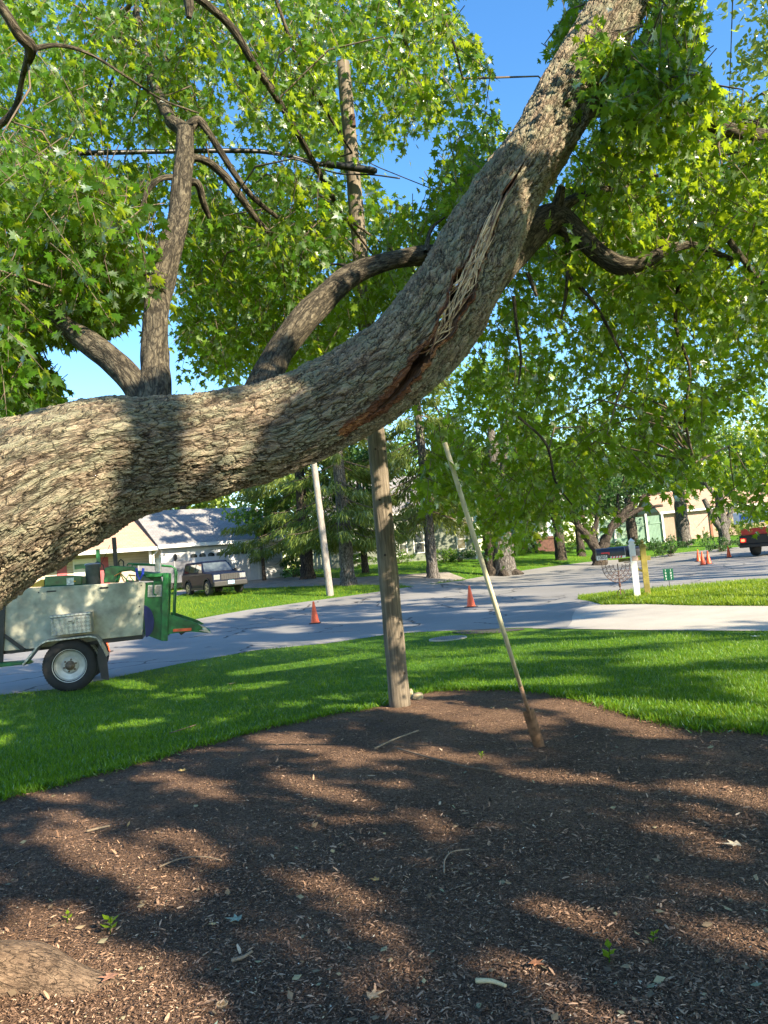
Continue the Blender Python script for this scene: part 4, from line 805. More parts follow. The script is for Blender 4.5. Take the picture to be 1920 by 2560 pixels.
def wheel(y, nm='wheel'):
    mb = MB(); mb.lathe([(.27, -.115), (.36, -.125), (.435, -.105), (.455, -.08), (.458, 0), (.455, .08), (.435, .105), (.36, .125), (.27, .115), (.26, 0), (.27, -.115)], (wc[0], y, wc[1]), 'y', 48, cap=False); w = mb.build(nm, RUB, tr, smooth=True)
    mb = MB()
    for k in range(56):
        a = k*2*math.pi/56
        for yy in (-.055, 0, .055): mb.box((wc[0]+.459*math.cos(a+yy), y+yy, wc[1]+.459*math.sin(a+yy)), (.008, .04, .034), ry=-(a+yy))
    mb.build('tread', RUB, w)
    mb = MB(); mb.lathe([(.001, -.02), (.28, -.02), (.282, .128), (.292, .13), (.285, .10), (.262, .085), (.245, .05), (.15, .035), (.12, .06), (.001, .06)], (wc[0], y, wc[1]), 'y', 40); mb.build('rim', RIM, w)
    HUBM = simple('rusty_hub', (.16, .12, .09), .6, .5, .3, 20); mb = MB(); mb.lathe([(.085, .06), (.08, .11), (.05, .115), (.05, .17), (.035, .185), (.001, .19)], (wc[0], y, wc[1]), 'y', 20); hb = mb.build('hub', HUBM, w)
    mb = MB()
    for k in range(6): a = k*math.pi/3+.3; mb.lathe([(.018, .04), (.018, .085), (.001, .09)], (wc[0]+.105*math.cos(a), y, wc[1]+.105*math.sin(a)), 'y', 6)
    mb.build('lug_nuts', HUBM, hb); return w
wheel(-.20); wheel(1.55)
mb = MB(); xa, za = Lc(1072, 832); xb, _ = Lc(-200, 960); mb.bx(xb, xa, .03, .13, za-.04, za+.07); mb.bx(xb, xa, 1.25, 1.35, za-.04, za+.07); mb.bx(wc[0]-.05, wc[0]+.05, -.05, 1.45, .41, .50); mb.bx(xa-.1, xa, .1, 1.3, za-.04, za+.06); mb.build('chassis', BLACK, tr, bevel=.006)
mb = MB(); mb.prism(pp([(40, 560), (90, 560), (90, 1000), (40, 1005)]), -.07, -.025); mb.prism(pp([(90, 780), (245, 905), (215, 915), (90, 812)]), -.06, -.024); mb.build('black_post', BLACK, tr, bevel=.004)
mb = MB(); mb.prism(pp([(-200, 1010), (280, 985), (300, 1005), (-200, 1050)]), -.3, .0); mb.prism(pp([(-250, 480), (88, 560), (88, 900), (-250, 930)]), .2, 1.1); mb.build('front_body', GR, tr, bevel=.01)
mb = MB()
for k in range(7): x, z = Lc(30, 870+k*22); mb.box((x, -.12, z), (.10, .12, .035))
mb.build('step_mat', RUB, tr, bevel=.006)
# engine deck and rotor housing
mb = MB(); mb.prism(pp([(120, 500), (345, 420), (1060, 400), (1060, 800), (120, 880)]), .10, 1.15); mb.build('engine_housing', simple('chipper_dark_green', (.01, .08, .025), .5, var=.3, sc=4), tr, bevel=.02)
mb = MB(); mb.prism(pp([(343, 425), (343, 348), (500, 338), (610, 345), (612, 412)]), .12, .8); fm = mb.build('fuel_tank', GR, tr, bevel=.015)
mb = MB(); mb.prism(pp([(500, 360), (552, 356), (556, 412), (503, 415)]), .105, .118); mb.build('warning_decal', simple('decal_white', (.7, .68, .6), .6, var=.3, sc=30), fm)
mb = MB(); mb.prism(pp([(552, 378), (570, 384), (552, 396)]), .10, .116); mb.build('warning_decal', simple('decal_yellow', (.7, .45, .02), .6), fm)
mb = MB(); mb.prism(pp([(240, 420), (320, 370), (340, 372), (340, 425), (240, 430)]), .12, .5); mb.build('yellow_guard', simple('amber_plate', (.6, .35, .03), .5), tr)
x, z = Lc(686, 400); mb = MB(); mb.lathe([(.13, z-.05), (.13, z+.33), (.145, z+.335), (.145, z+.355), (.12, z+.37), (.03, z+.375)], (x, .35, 0), n=24); mb.build('air_cleaner', simple('grey_canister', (.22, .22, .24), .45, .3, .15, 8), tr, smooth=True)
mb = MB(); x2, z2 = Lc(838, 262); mb.box((x2, .6, z2+.25), (.075, .075, .6)); x2, z2 = Lc(880, 262); mb.tube([(x2-.04, .6, z2-.05), (x2-.045, .6, z2+.08), (x2, .6, z2+.13), (x2+.045, .6, z2+.08), (x2+.04, .6, z2-.05)], .014, 6); mb.tube([(x2-.6, .6, z2+.02), (x2-.43, .6, z2+.12), (x2-.33, .6, z2+.05), (x2-.3, .6, z2-.2)], .012, 6); mb.tube([(x2-.36, .6, z2+.08), (x2-.18, .6, z2+.42)], .005, 5); mb.build('exhaust_stack', BLACK, tr)
mb = MB(); x2, z2 = Lc(702, 240); mb.box((x2, .7, z2+.1), (.07, .07, .35)); x2, z2 = Lc(600, 262); mb.box((x2-.05, .75, z2), (.28, .2, .09)); mb.box((x2+.0, .75, z2-.25), (.03, .03, .5)); mb.build('green_upright', GR, tr, bevel=.005)
mb = MB(); mb.prism(pp([(762, 400), (770, 280), (815, 262), (990, 270), (1005, 300), (1060, 310), (1180, 330), (1200, 390), (1160, 400), (1060, 340), (960, 300), (880, 310), (860, 400)]), .25, .75); mb.build('feed_arm', GR, tr, bevel=.015)
mb = MB(); mb.prism(pp([(1000, 300), (1180, 318), (1180, 388), (1000, 385)]), .3, .9); mb.build('hood_plate', simple('grey_green_steel', (.12, .17, .14), .35, .5), tr, bevel=.02)
mb = MB(); mb.tube([(*Lc(860, 380)[:1], .2, Lc(860, 380)[1]), (Lc(900, 330)[0], .15, Lc(900, 330)[1]), (Lc(950, 390)[0], .15, Lc(950, 390)[1])], .012, 6); mb.tube([(Lc(935, 385)[0], .1, Lc(935, 385)[1]), (Lc(955, 335)[0], .1, Lc(955, 335)[1]), (Lc(995, 388)[0], .1, Lc(995, 388)[1])], .01, 6); mb.build('hydraulic_hose', simple('bright_green_hose', (.05, .5, .12), .4), tr)
mb = MB(); mb.tube([(Lc(850, 345)[0], .12, Lc(850, 345)[1]), (Lc(890, 320)[0], .1, Lc(890, 320)[1]), (Lc(925, 392)[0], .1, Lc(925, 392)[1])], .012, 6); mb.prism(pp([(955, 332), (1005, 338), (1003, 350), (955, 345)]), .1, .13); mb.build('hydraulic_hose', simple('orange_hose', (.7, .25, .04), .4), tr)
mb = MB(); mb.tube([(Lc(1015, 285)[0], .05, Lc(1015, 285)[1]), (Lc(1018, 330)[0], .03, Lc(1018, 330)[1]), (Lc(1040, 375)[0], .03, Lc(1040, 375)[1]), (Lc(1062, 330)[0], .03, Lc(1062, 330)[1]), (Lc(1065, 285)[0], .05, Lc(1065, 285)[1])], .024, 8); mb.build('blue_strap', simple('blue_strap', (.02, .05, .45), .5), tr)
mb = MB(); mb.prism(pp([(1075, 400), (1255, 385), (1250, 868), (1210, 866), (1080, 812)]), .04, .09); inf = mb.build('infeed_side', GR, tr, bevel=.006)
mb = MB(); mb.prism(pp([(1215, 330), (1258, 325), (1262, 868), (1212, 866)]), -.03, .14); mb.prism(pp([(1215, 325), (1262, 320), (1258, 860), (1215, 866)]), 1.2, 1.3); mb.prism(pp([(1080, 330), (1255, 320), (1255, 350), (1080, 360)]), .1, 1.25); mb.build('infeed_frame', GR, tr, bevel=.01)
mb = MB(); mb.prism([(Lc(1080, 700)[0]+.18*math.cos(a)*1.0, Lc(1080, 700)[1]+.30*math.sin(a)-.02) for a in np.linspace(-1.5, 1.5, 12)], -.01, .03); mb.build('blue_barrel', simple('dark_blue_plastic', (.008, .012, .10), .5), tr)
mb = MB(); mb.prism(pp([(1104, 420), (1208, 418), (1208, 512), (1104, 515)]), .028, .036); dc = mb.build('warning_decal', simple('decal_grey', (.55, .53, .5), .6, var=.2, sc=40), inf)
mb = MB()
for k in range(9): xx, z = Lc(1112, 438+k*8); xm, _ = Lc(1150, 438); xn, _ = Lc(1162, 438); xe, _ = Lc(1200, 438); mb.bx(xx, xm, .022, .027, z, z+.006); mb.bx(xn, xe, .022, .027, z, z+.006)
mb.build('decal_print', simple('decal_ink', (.12, .1, .1), .6), dc)
mb = MB(); mb.tube([(Lc(1150, 385)[0], .0, Lc(1150, 385)[1]), (Lc(1148, 480)[0], -.01, Lc(1148, 480)[1]), (Lc(1155, 497)[0], -.01, Lc(1155, 497)[1]), (Lc(1175, 500)[0], -.01, Lc(1175, 500)[1])], .014, 6); mb.build('lever', GR, tr)
mb = MB(); mb.prism(pp([(1155, 200), (1200, 200), (1202, 312), (1155, 312)]), .06, .09); mb.tube([(Lc(1190, 310)[0], .07, Lc(1190, 310)[1]), (Lc(1190, 180)[0], .07, Lc(1190, 180)[1]), (Lc(1228, 175)[0], .07, Lc(1228, 175)[1])], .017, 6); mb.build('control_bracket', STEEL, tr)
rl = [(940, 262), (950, 247), (1100, 252), (1275, 266), (1300, 285), (1308, 320), (1300, 600), (1297, 790)]; mb = MB(); mb.tube([(Lc(*p)[0], .10, Lc(*p)[1]) for p in rl], .016, 8); mb.build('control_rail', GR, tr, smooth=True); mb = MB(); mb.tube([(Lc(*p)[0], 1.2, Lc(*p)[1]) for p in rl], .016, 8); mb.build('control_rail', GR, tr, smooth=True)
mb = MB(); tbp = pp([(1262, 660), (1300, 665), (1490, 735), (1545, 770), (1440, 790), (1400, 795), (1290, 812), (1262, 812)]); mb.prism(tbp, .02, .06); mb.prism(tbp, 1.22, 1.26); mb.prism(pp([(1262, 780), (1500, 765), (1590, 815), (1440, 800), (1262, 812)]), .06, 1.22); tbl = mb.build('infeed_table', GR, tr, bevel=.004)
mb = MB(); mb.prism(pp([(1300, 775), (1440, 768), (1440, 790), (1300, 798)]), .008, .016); mb.build('reflector', simple('reflector_red', (.6, .09, .03), .4), tbl)
mb = MB(); mb.prism(pp([(1490, 735), (1545, 765), (1592, 816), (1500, 790), (1540, 780)]), .0, .06); mb.build('table_lip', STEEL, tbl)
mb = MB(); mb.prism(pp([(1340, 806), (1400, 800), (1362, 828)]), .1, .9); mb.build('table_hinge', BLACK, tbl)
# little cone under the trailer
c = copy_tree(cone0); c.location = [float(a) for a in G(262, 1632)]; c['label'] = 'mostly hidden orange cone showing beneath the chipper trailer frame'
# ------------------------------------------------------------------ HOUSES
def m_siding(name, col, pitch=.11, var=.08):
    m, nt, bs, _ = new_mat(name); w = nt.nodes.new('ShaderNodeTexWave'); w.wave_type = 'BANDS'; w.bands_direction = 'Z'; w.wave_profile = 'SAW'; w.inputs['Scale'].default_value = 1/pitch*.314/ .1 * .1*1.0
    v = coord(nt); nt.links.new(v, w.inputs['Vector']); n = noise(nt, v, 2, 4)
    base = ramp(nt, [(.3, tuple(c*(1-var) for c in col)), (.7, tuple(c*(1+var) for c in col))], n)
    base = mix(nt, ramp(nt, [(0, (.75,)*3), (.2, (0, 0, 0))], w.outputs['Fac']), base, tuple(c*.45 for c in col))
    nt.links.new(base, bs.inputs['Base Color']); bs.inputs['Roughness'].default_value = .6; bump(nt, bs, w.outputs['Fac'], .8, .03); return m
def m_shingle(name, a, b):
    m, nt, bs, _ = new_mat(name); v = coord(nt, scale=(1, 1, 1)); br = nt.nodes.new('ShaderNodeTexBrick'); br.inputs['Scale'].default_value = 1.0; br.inputs['Brick Width'].default_value = .34; br.inputs['Row Height'].default_value = .15; br.inputs['Mortar Size'].default_value = .012
    br.inputs['Color1'].default_value = (*a, 1); br.inputs['Color2'].default_value = (*b, 1); br.inputs['Mortar'].default_value = (*[c*.4 for c in a], 1); nt.links.new(v, br.inputs['Vector'])
    nt.links.new(mix(nt, .3, br.outputs['Color'], ramp(nt, [(.3, a), (.7, b)], noise(nt, v, 8, 4)), 'MIX'), bs.inputs['Base Color']); bs.inputs['Roughness'].default_value = .9; return m
CREAM = m_siding('cream_siding', (.42, .345, .275), .17); BLUEW = m_siding('white_siding', (.40, .41, .42), .19); GREENS = m_siding('sage_siding', (.17, .19, .15), .2); BEIGE = m_siding('beige_siding', (.36, .255, .20))
SHG = m_shingle('grey_shingle', (.17, .165, .17), (.26, .25, .24)); SHT = m_shingle('tan_shingle', (.33, .20, .14), (.42, .28, .20)); TRIM = simple('white_trim', (.58, .57, .55), .5, var=.05)
def m_glass(name='window_glass'):
    m, nt, bs, _ = new_mat(name); bs.inputs['Base Color'].default_value = (.04, .05, .055, 1); bs.inputs['Roughness'].default_value = .06; bs.inputs['Specular IOR Level'].default_value = .9
    nt.links.new(ramp(nt, [(.4, (.02, .025, .03)), (.7, (.10, .12, .12))], noise(nt, coord(nt), 1.5, 2)), bs.inputs['Base Color']); return m
GLASS = m_glass(); BRICK = simple('dark_brick', (.085, .04, .03), .9, var=.35, sc=7, bmp=.4)
def window(parent, x0, x1, z0, z1, y=0, fr=TRIM, w=.09, sash=True, glass=GLASS):
    mb = MB()
    mb.bx(x0-w, x0, y-.05, y+.02, z0-w, z1+w); mb.bx(x1, x1+w, y-.05, y+.02, z0-w, z1+w); mb.bx(x0, x1, y-.05, y+.02, z1, z1+w); mb.bx(x0, x1, y-.06, y+.02, z0-w, z0)
    if sash: mb.bx(x0, x1, y-.03, y+.02, (z0+z1)/2-.03, (z0+z1)/2+.03)
    o = mb.build('window', fr, parent); mb = MB(); mb.bx(x0, x1, y-.012, y-.004, z0, z1); mb.build('pane', glass, o); return o
hb = G(707, 1432); hb[1] = 54; d_ = ray(np.array([707.]), np.array([1432.]))[0]; hx = d_[0]*54; hz = T(hx, 54)-.05
ang = math.atan2(.61, .79)
hs_ = thing('ranch_house', 'low cream and white ranch house with maroon shutters and attached two car garage', 'house', (hx, 54, hz), ang)
# local x negative = left along front; front plane y=0, interior +y
gz = 1.52   # base offset: image base
mb = MB(); mb.bx(-8.65, 0, 0, 7.5, -.6, 2.95); mb.build('garage_wall', BLUEW, hs_)
mb = MB(); mb.bx(-26, -8.65, 1.4, 8.5, -.9, 2.85); mb.build('house_wall', CREAM, hs_)
mb = MB(); mb.bx(-.06, .05, -.05, .06, -.6, 2.9); mb.bx(-8.7, -8.58, -.05, 1.38, -.6, 2.9); mb.bx(-6.95, -6.8, -.05, 0, 0, 2.3); mb.bx(-1.95, -1.8, -.05, 0, 0, 2.3); mb.bx(-6.95, -1.8, -.06, 0, 2.3, 2.48); mb.build('corner_trim', TRIM, hs_)
mb = MB(); mb.bx(-6.8, -1.95, -.02, .02, 0.02, 2.3)
for r in range(4):
    for c_ in range(8):
        if r == 3: continue
        xa_ = -6.8+c_*.606+.06; mb.bx(xa_, xa_+.48, -.035, -.021, .08+r*.57, .08+r*.57+.44)
gd = mb.build('garage_door', simple('door_white', (.46, .47, .49), .45, var=.05), hs_)
mb = MB()
for c_ in range(8):
    xa_ = -6.8+c_*.606+.07; mb.prism([(xa_, 1.86), (xa_+.46, 1.86), (xa_+.46, 2.0), (xa_+.36, 2.09), (xa_+.23, 2.12), (xa_+.10, 2.09), (xa_, 2.0)], -.034, -.022)
mb.build('door_window', GLASS, gd)
def roof(x0, x1, y0, y1, z0, rise, ov, m, parent, nm='roof'):
    ym = (y0+y1)/2; mb = MB(); th = .09
    for s_ in (0, 1):
        ya = y0-ov if s_ == 0 else y1+ov; zk = z0-rise*ov/(ym-y0)
        vs = [(x0-.35, ya, zk), (x1+.35, ya, zk), (x1+.35, ym, z0+rise), (x0-.35, ym, z0+rise)]; vs += [(a, b, c+th) for a, b, c in vs]
        mb.add(vs, [(0, 1, 5, 4), (1, 2, 6, 5), (2, 3, 7, 6), (3, 0, 4, 7), (4, 5, 6, 7), (3, 2, 1, 0)])
    o = mb.build(nm, m, parent)
    mb = MB(); mb.bx(x0-.35, x1+.35, y0-ov-.12, y0-ov-.01, z0-rise*ov/(ym-y0)-.10, z0-rise*ov/(ym-y0)+.12); mb.build('gutter', TRIM, o)
    mb = MB(); mb.add([(x0, y0, z0), (x0, y1, z0), (x0, ym, z0+rise-.05), (x1, y0, z0), (x1, y1, z0), (x1, ym, z0+rise-.05)], [(0, 1, 2), (5, 4, 3)]); mb.build('gable', BLUEW, o); return o
roof(-8.65, 0, 0, 7.5, 2.95, 2.35, .45, SHG, hs_); roof(-26, -9.1, .2, 8.5, 2.85, 2.3, .45, SHT, hs_)
window(hs_, -13.6, -12.3, .75, 2.25, 1.4, glass=simple('blind_pane', (.52, .52, .44), .3, var=.05))
mb = MB()
MAR = simple('maroon_shutter', (.30, .05, .06), .5)
for xx in (-14.35, -11.85): mb = MB(); mb.bx(xx-.28, xx+.28, 1.33, 1.395, .65, 2.35); mb.bx(xx-.2, xx+.2, 1.31, 1.33, .75, 1.4); mb.bx(xx-.2, xx+.2, 1.31, 1.33, 1.55, 2.25); mb.build('shutter', MAR, hs_)
mb = MB(); mb.tube([(-8.9, -.35, 2.65), (-8.95, .0, 2.4), (-9.15, .1, 2.2), (-9.15, .1, -.3)], .06, 8); mb.build('downspout', TRIM, hs_)
mb = MB(); mb.lathe([(.02, 1.75), (.10, 1.85), (.12, 2.08), (.03, 2.2)], (-7.8, -.14, 0), n=10); mb.box((-7.8, -.05, 1.85), (.08, .1, .25)); mb.build('wall_lantern', BLACK, hs_)
mb = MB(); mb.bx(-9.4, -9.25, .1, .25, -.9, 2.8); mb.build('porch_post', TRIM, hs_)
# sage green house
gq_ = ray(np.array([1030.]), np.array([1402.]))[0]; gX = gq_[0]*60
gh = thing('green_house', 'sage green sided house with white framed windows behind the spruces', 'house', (gX, 60, T(gX, 60)-.1), math.radians(8))
mb = MB(); mb.bx(-6.2, -1.1, .4, 9, -1, 4.2); mb.bx(-1.1, 5.2, 0, 9, -1, 4.2); mb.build('wall', GREENS, gh)
mb = MB(); mb.bx(-1.18, -1.06, -.05, .42, -1, 4.2); mb.build('corner_trim', TRIM, gh); mb = MB(); mb.bx(5.1, 5.24, -.05, .06, -1, 4.2); mb.build('corner_trim', TRIM, gh)
roof(-6.2, 5.2, 0, 9, 4.2, 3.0, .5, SHG, gh)
for x0_, x1_, y_ in ((-.85, -.35, 0), (.3, 1.05, 0), (3.75, 4.35, 0), (-4.7, -4.0, .4)): window(gh, x0_, x1_, .75, 2.25, y_, w=.08)
# porch house further right
pX = ray(np.array([1360.]), np.array([1385.]))[0][0]*66; ph = thing('porch_house', 'pale blue sided house with a dark brick porch and steps between the tree trunks', 'house', (pX, 66, T(pX, 66)-.05), math.radians(12))
mb = MB(); mb.bx(-1.6, 2.4, 1.8, 9, -1, 4.4); mb.build('wall', m_siding('pale_blue_siding', (.28, .36, .45), .2), ph)
mb = MB(); mb.bx(-2.6, 1.6, -.4, 1.78, -1, 1.25); mb.bx(-2.75, 1.75, -.5, -.38, 1.1, 1.3); mb.build('brick_porch', BRICK, ph)
mb = MB()
for k in range(4): mb.bx(-3.9-k*.0, -2.62, -.4-.32*(k)+.6, -.1-.32*k+.6, -1, .9-k*.24)
mb.bx(-4.6, -3.95, -.4, .8, -1, .75); mb.build('brick_steps', BRICK, ph)
mb = MB(); mb.bx(-2.5, -2.3, -.3, -.1, 1.3, 3.6); mb.bx(1.4, 1.6, -.3, -.1, 1.3, 3.6); mb.build('porch_post', TRIM, ph)
roof(-2.2, 2.6, -.3, 9, 4.4, 3, .4, SHG, ph); window(ph, .5, 1.3, 1.7, 3.2, 1.8)
# beige garages at right, green fence
bX = ray(np.array([1790.]), np.array([1350.]))[0][0]*80
bh = thing('beige_garage', 'long pinkish beige garage building with brown door posts behind the trees at right', 'garage', (bX, 80, T(bX, 80)), math.radians(2))
mb = MB(); mb.bx(-5.4, 10, 0, 7, -1.5, 3.2); mb.build('wall', BEIGE, bh); roof(-5.4, 10, 0, 7, 3.2, 2, .4, SHT, bh)
for xx in (-2.1,): mb = MB(); mb.bx(xx-1.5, xx+1.5, -.05, -.01, -.1, 2.5); mb.build('garage_door', simple('beige_door', (.36, .24, .19), .5), bh)
BRN = simple('brown_post', (.22, .08, .04), .7)
for xx in (-3.9, -.35): mb = MB(); mb.bx(xx-.12, xx+.12, -.1, -.052, -.3, 3.1); mb.build('brown_post', BRN, bh)
fX0 = ray(np.array([1500.]), np.array([1372.]))[0][0]*76; fX1 = ray(np.array([1662.]), np.array([1358.]))[0][0]*76
fe = thing('board_fence', 'light green board fence with white posts beyond the far lawn', 'fence', (fX0, 76, T(fX0, 76)), 0)
FG = simple('pale_green_boards', (.15, .25, .19), .6, var=.08, sc=2); Lf = fX1-fX0
mb = MB(); n = 46
for k in range(n): mb.bx(Lf*k/n+.01, Lf*(k+1)/n-.01, 0, .03, -.8, 2.5+.0*k)
mb.bx(0, Lf, -.05, 0, 1.7, 1.8); mb.build('boards', FG, fe)
for k in range(5): mb = MB(); mb.box((Lf*k/4, -.08, .95), (.2, .14, 3.6)); mb.build('fence_post', TRIM, fe)
# chain link + tan fence and teal mound between garage and spruce
tX0 = ray(np.array([775.]), np.array([1400.]))[0][0]*63; tf = thing('tan_fence', 'short tan wooden fence seen between the far utility pole and the trees', 'fence', (tX0, 63, T(tX0, 63)), 0)
mb = MB(); 
for k in range(12): mb.bx(k*.3+.01, k*.3+.29, 0, .04, -.6, 1.9)
mb.build('boards', simple('tan_boards', (.62, .50, .36), .7), tf)
cl_x = ray(np.array([705.]), np.array([1430.]))[0][0]*57; cf_ = thing('chain_link_fence', 'grey chain link fence running from the garage corner behind the spruce', 'fence', (cl_x, 57, T(cl_x, 57)), .1)
mb = MB()
for k in range(60): x = k*.14; mb.tube([(x, 0, 0), (x+1.1 if k % 2 else x-1.1, 0, 1.2)], .006, 3, False)
mb.build('mesh_wire', STEEL, cf_)
for k in range(4): mb = MB(); mb.tube([(k*2.6, 0, -.3), (k*2.6, 0, 1.3)], .03, 6); mb.build('fence_post', STEEL, cf_)
mb = MB(); mb.tube([(0, 0, 1.25), (7.8, 0, 1.25)], .022, 6); mb.build('top_rail', STEEL, cf_)
# grey bins beside SUV
gq2 = ray(np.array([436.]), np.array([1465.]))[0]; q2 = (gq2[0]*47, 47, T(gq2[0]*47, 47))
t = thing('cargo_trailer', 'low dark grey trailer box parked behind the car at the house front', 'trailer', q2, math.radians(20))
mb = MB(); mb.bx(-2.0, 1.2, 0, 1.5, .45, 1.75); mb.build('box_body', simple('dark_grey_panel', (.10, .10, .115), .5, var=.15), t, bevel=.02)
for xx in (-2.0, -1.0, .1, 1.2): mb = MB(); mb.bx(xx-.04, xx+.04, -.04, -.002, .42, 1.8); mb.build('rib', simple('grey_rib', (.2, .2, .21), .5), t)
for xx in (-.4,): mb = MB(); mb.lathe([(.3, -.1), (.33, -.05), (.33, .05), (.3, .1)], (xx, .1, .33), 'y', 20); mb.build('wheel', RUB, t)
# ------------------------------------------------------------------ CAR
ld_ = ray(np.array([535.]), np.array([1474.]))[0]; cY = 41.5; cX = ld_[0]*cY
PAINT = simple('dark_blue_paint', (.005, .008, .022), .6, 0, .1, 3, 0, .1); PAINT.node_tree.nodes['Principled BSDF'].inputs['Coat Weight'].default_value = .12; PAINT.node_tree.nodes['Principled BSDF'].inputs['Coat Roughness'].default_value = .03; PLAS = simple('dark_plastic', (.012, .012, .013), .6); CGL = m_glass('car_glass'); CGL.node_tree.nodes['Principled BSDF'].inputs['Coat Weight'].default_value = 1
car = thing('parked_car', 'dark blue boxy four wheel drive car parked on the lawn before the garage', 'car', (cX, cY, T(cX, cY)-.02), math.atan2(-.83, .56))
# local x forward
def arch(cx, r, n=9): return [(cx+r*math.cos(a), .38+r*math.sin(a)) for a in np.linspace(0, math.pi, n)]
lower = [(2.30, .42), (2.34, .60), (2.32, 1.02), (2.2, 1.10), (.95, 1.18), (-2.30, 1.18), (-2.36, .95), (-2.36, .45)]+arch(-1.42, .47)[::-1]+[(-.9, .33), (.9, .33)]+arch(1.45, .47)[::-1]
mb = MB(); mb.prism(lower, -.92, .92); mb.build('body', PAINT, car, bevel=.05)
def loft(a, b, zs, nm, m, bev=.03):
    (x0, x1, w0), (x2, x3, w1) = a, b; mb = MB(); z0_, z1_ = zs
    mb.add([(x0, -w0, z0_), (x1, -w0, z0_), (x1, w0, z0_), (x0, w0, z0_), (x2, -w1, z1_), (x3, -w1, z1_), (x3, w1, z1_), (x2, w1, z1_)], [(0, 3, 2, 1), (4, 5, 6, 7), (0, 1, 5, 4), (1, 2, 6, 5), (2, 3, 7, 6), (3, 0, 4, 7)]); return mb.build(nm, m, car, bevel=bev)
loft((-2.3, .92, .88), (-2.15, .35, .74), (1.17, 1.72), 'cabin', PAINT); loft((-2.15, .38, .755), (-2.1, .22, .70), (1.72, 1.80), 'roof', PAINT)
def quad(nm, pts, m, th=.012):
    v = [np.array(p, float) for p in pts]; nrm = np.cross(v[1]-v[0], v[3]-v[0]); nrm /= np.linalg.norm(nrm); mb = MB(); a = [p+nrm*.004 for p in v]; b = [p+nrm*(.004+th) for p in v]
    return mb.add(a+b, [(3, 2, 1, 0), (4, 5, 6, 7), (0, 1, 5, 4), (1, 2, 6, 5), (2, 3, 7, 6), (3, 0, 4, 7)]).build(nm, m, car)
def lerp3(z, y_): f = (z-1.17)/.55; return y_*(.88-.14*f)
quad('windshield', [(.88, -.80, 1.22), (.88, .80, 1.22), (.40, .68, 1.69), (.40, -.68, 1.69)], CGL)
for s_ in (-1, 1):
    for xa, xb in ((-2.0, -1.3), (-1.2, -.35), (-.25, .55)):
        z0_, z1_ = 1.24, 1.66; pq = [(xa, s_*lerp3(z0_, 1), z0_), (xb+(.12 if xb > .5 else 0), s_*lerp3(z0_, 1), z0_), (xb-(.1 if xb > .5 else 0), s_*lerp3(z1_, 1), z1_), (xa+.02, s_*lerp3(z1_, 1), z1_)]
        quad('side_window', pq if s_ < 0 else pq[::-1], CGL)
    mb = MB(); mb.box((.78, s_*1.0, 1.25), (.12, .2, .15)); mb.build('mirror', PLAS, car, bevel=.02)
    mb = MB(); mb.box((2.30, s_*.70, .90), (.09, .34, .26)); mb.build('headlight', simple('headlight_lens', (.2, .21, .22), .15, .2), car, bevel=.02)
    mb = MB(); mb.box((2.27, s_*.75, .70), (.1, .3, .1)); mb.build('turn_signal', simple('amber_lens', (.7, .22, .01), .3), car, bevel=.01)
    mb = MB()
    for cx in (-1.42, 1.45): 
        pr = [(cx+.52*math.cos(a), .38+.52*math.sin(a)) for a in np.linspace(0, math.pi, 11)]+[(cx+.46*math.cos(a), .38+.46*math.sin(a)) for a in np.linspace(math.pi, 0, 11)]; mb.prism(pr, s_*.90, s_*.955)
    mb.bx(-.95, .95, s_*.89, s_*.95, .30, .42); mb.build('side_cladding', PLAS, car)
for cx in (-1.42, 1.45):
    for s_ in (-1, 1):
        mb = MB(); mb.lathe([(.25, -.11), (.35, -.12), (.38, -.08), (.38, .08), (.35, .12), (.25, .11)], (cx, s_*.82, .37), 'y', 28); w = mb.build('wheel', RUB, car, smooth=True)
        mb = MB(); 
        for k in range(5): a = k*1.2566; mb.box((cx+.13*math.cos(a), s_*.935, .37+.13*math.sin(a)), (.24, .03, .07), ry=-a)
        mb.lathe([(.26, -.01), (.26, .01), (.23, .01), (.23, -.01)], (cx, s_*.93, .37), 'y', 24); mb.build('rim', STEEL, w)
mb = MB(); mb.box((2.33, 0, .90), (.06, .98, .30)); gr_ = mb.build('grille', BLACK, car); mb = MB()
for k in range(8): mb.box((2.365, -.43+k*.123, .90), (.02, .03, .29))
mb.build('grille_bar', PLAS, gr_)
mb = MB(); mb.box((2.36, 0, .55), (.2, 1.84, .28)); mb.build('front_bumper', PLAS, car, bevel=.05)
mb = MB(); mb.box((2.475, -.0, .60), (.015, .34, .17)); mb.build('number_plate', simple('pale_blue_plate', (.30, .60, .75), .5), car)
# ------------------------------------------------------------------ TRUCK at right
tq = ray(np.array([1972.]), np.array([1388.]))[0]; tY = 44; tX = tq[0]*tY; tk = thing('utility_truck', 'black and red work truck with white side boxes cut by the right edge', 'truck', (tX, tY, T(tX, tY)), math.radians(38))
RED2 = simple('truck_red', (.5, .04, .03), .4); WB = simple('truck_white', (.62, .64, .68), .4); s_ = 1
mb = MB(); mb.bx(-1.1, 7, -.1, 2.2, .75, 1.25); mb.bx(-1.2, -1.0, -.1, 2.2, .55, .75); mb.build('chassis', BLACK, tk, bevel=.03)
mb = MB(); mb.bx(-.9, 5.0, -.05, 2.15, 1.26, 1.65); mb.build('red_body', RED2, tk, bevel=.03)
mb = MB(); mb.bx(-1.5, 4.0, -.1, 2.2, 1.95, 2.6); dk = mb.build('white_deck', WB, tk, bevel=.02)
mb = MB(); mb.bx(-1.515, -1.502, .5, 1.8, 2.2, 2.45); mb.build('blue_lettering_band', simple('band_blue', (.03, .14, .65), .5), dk)
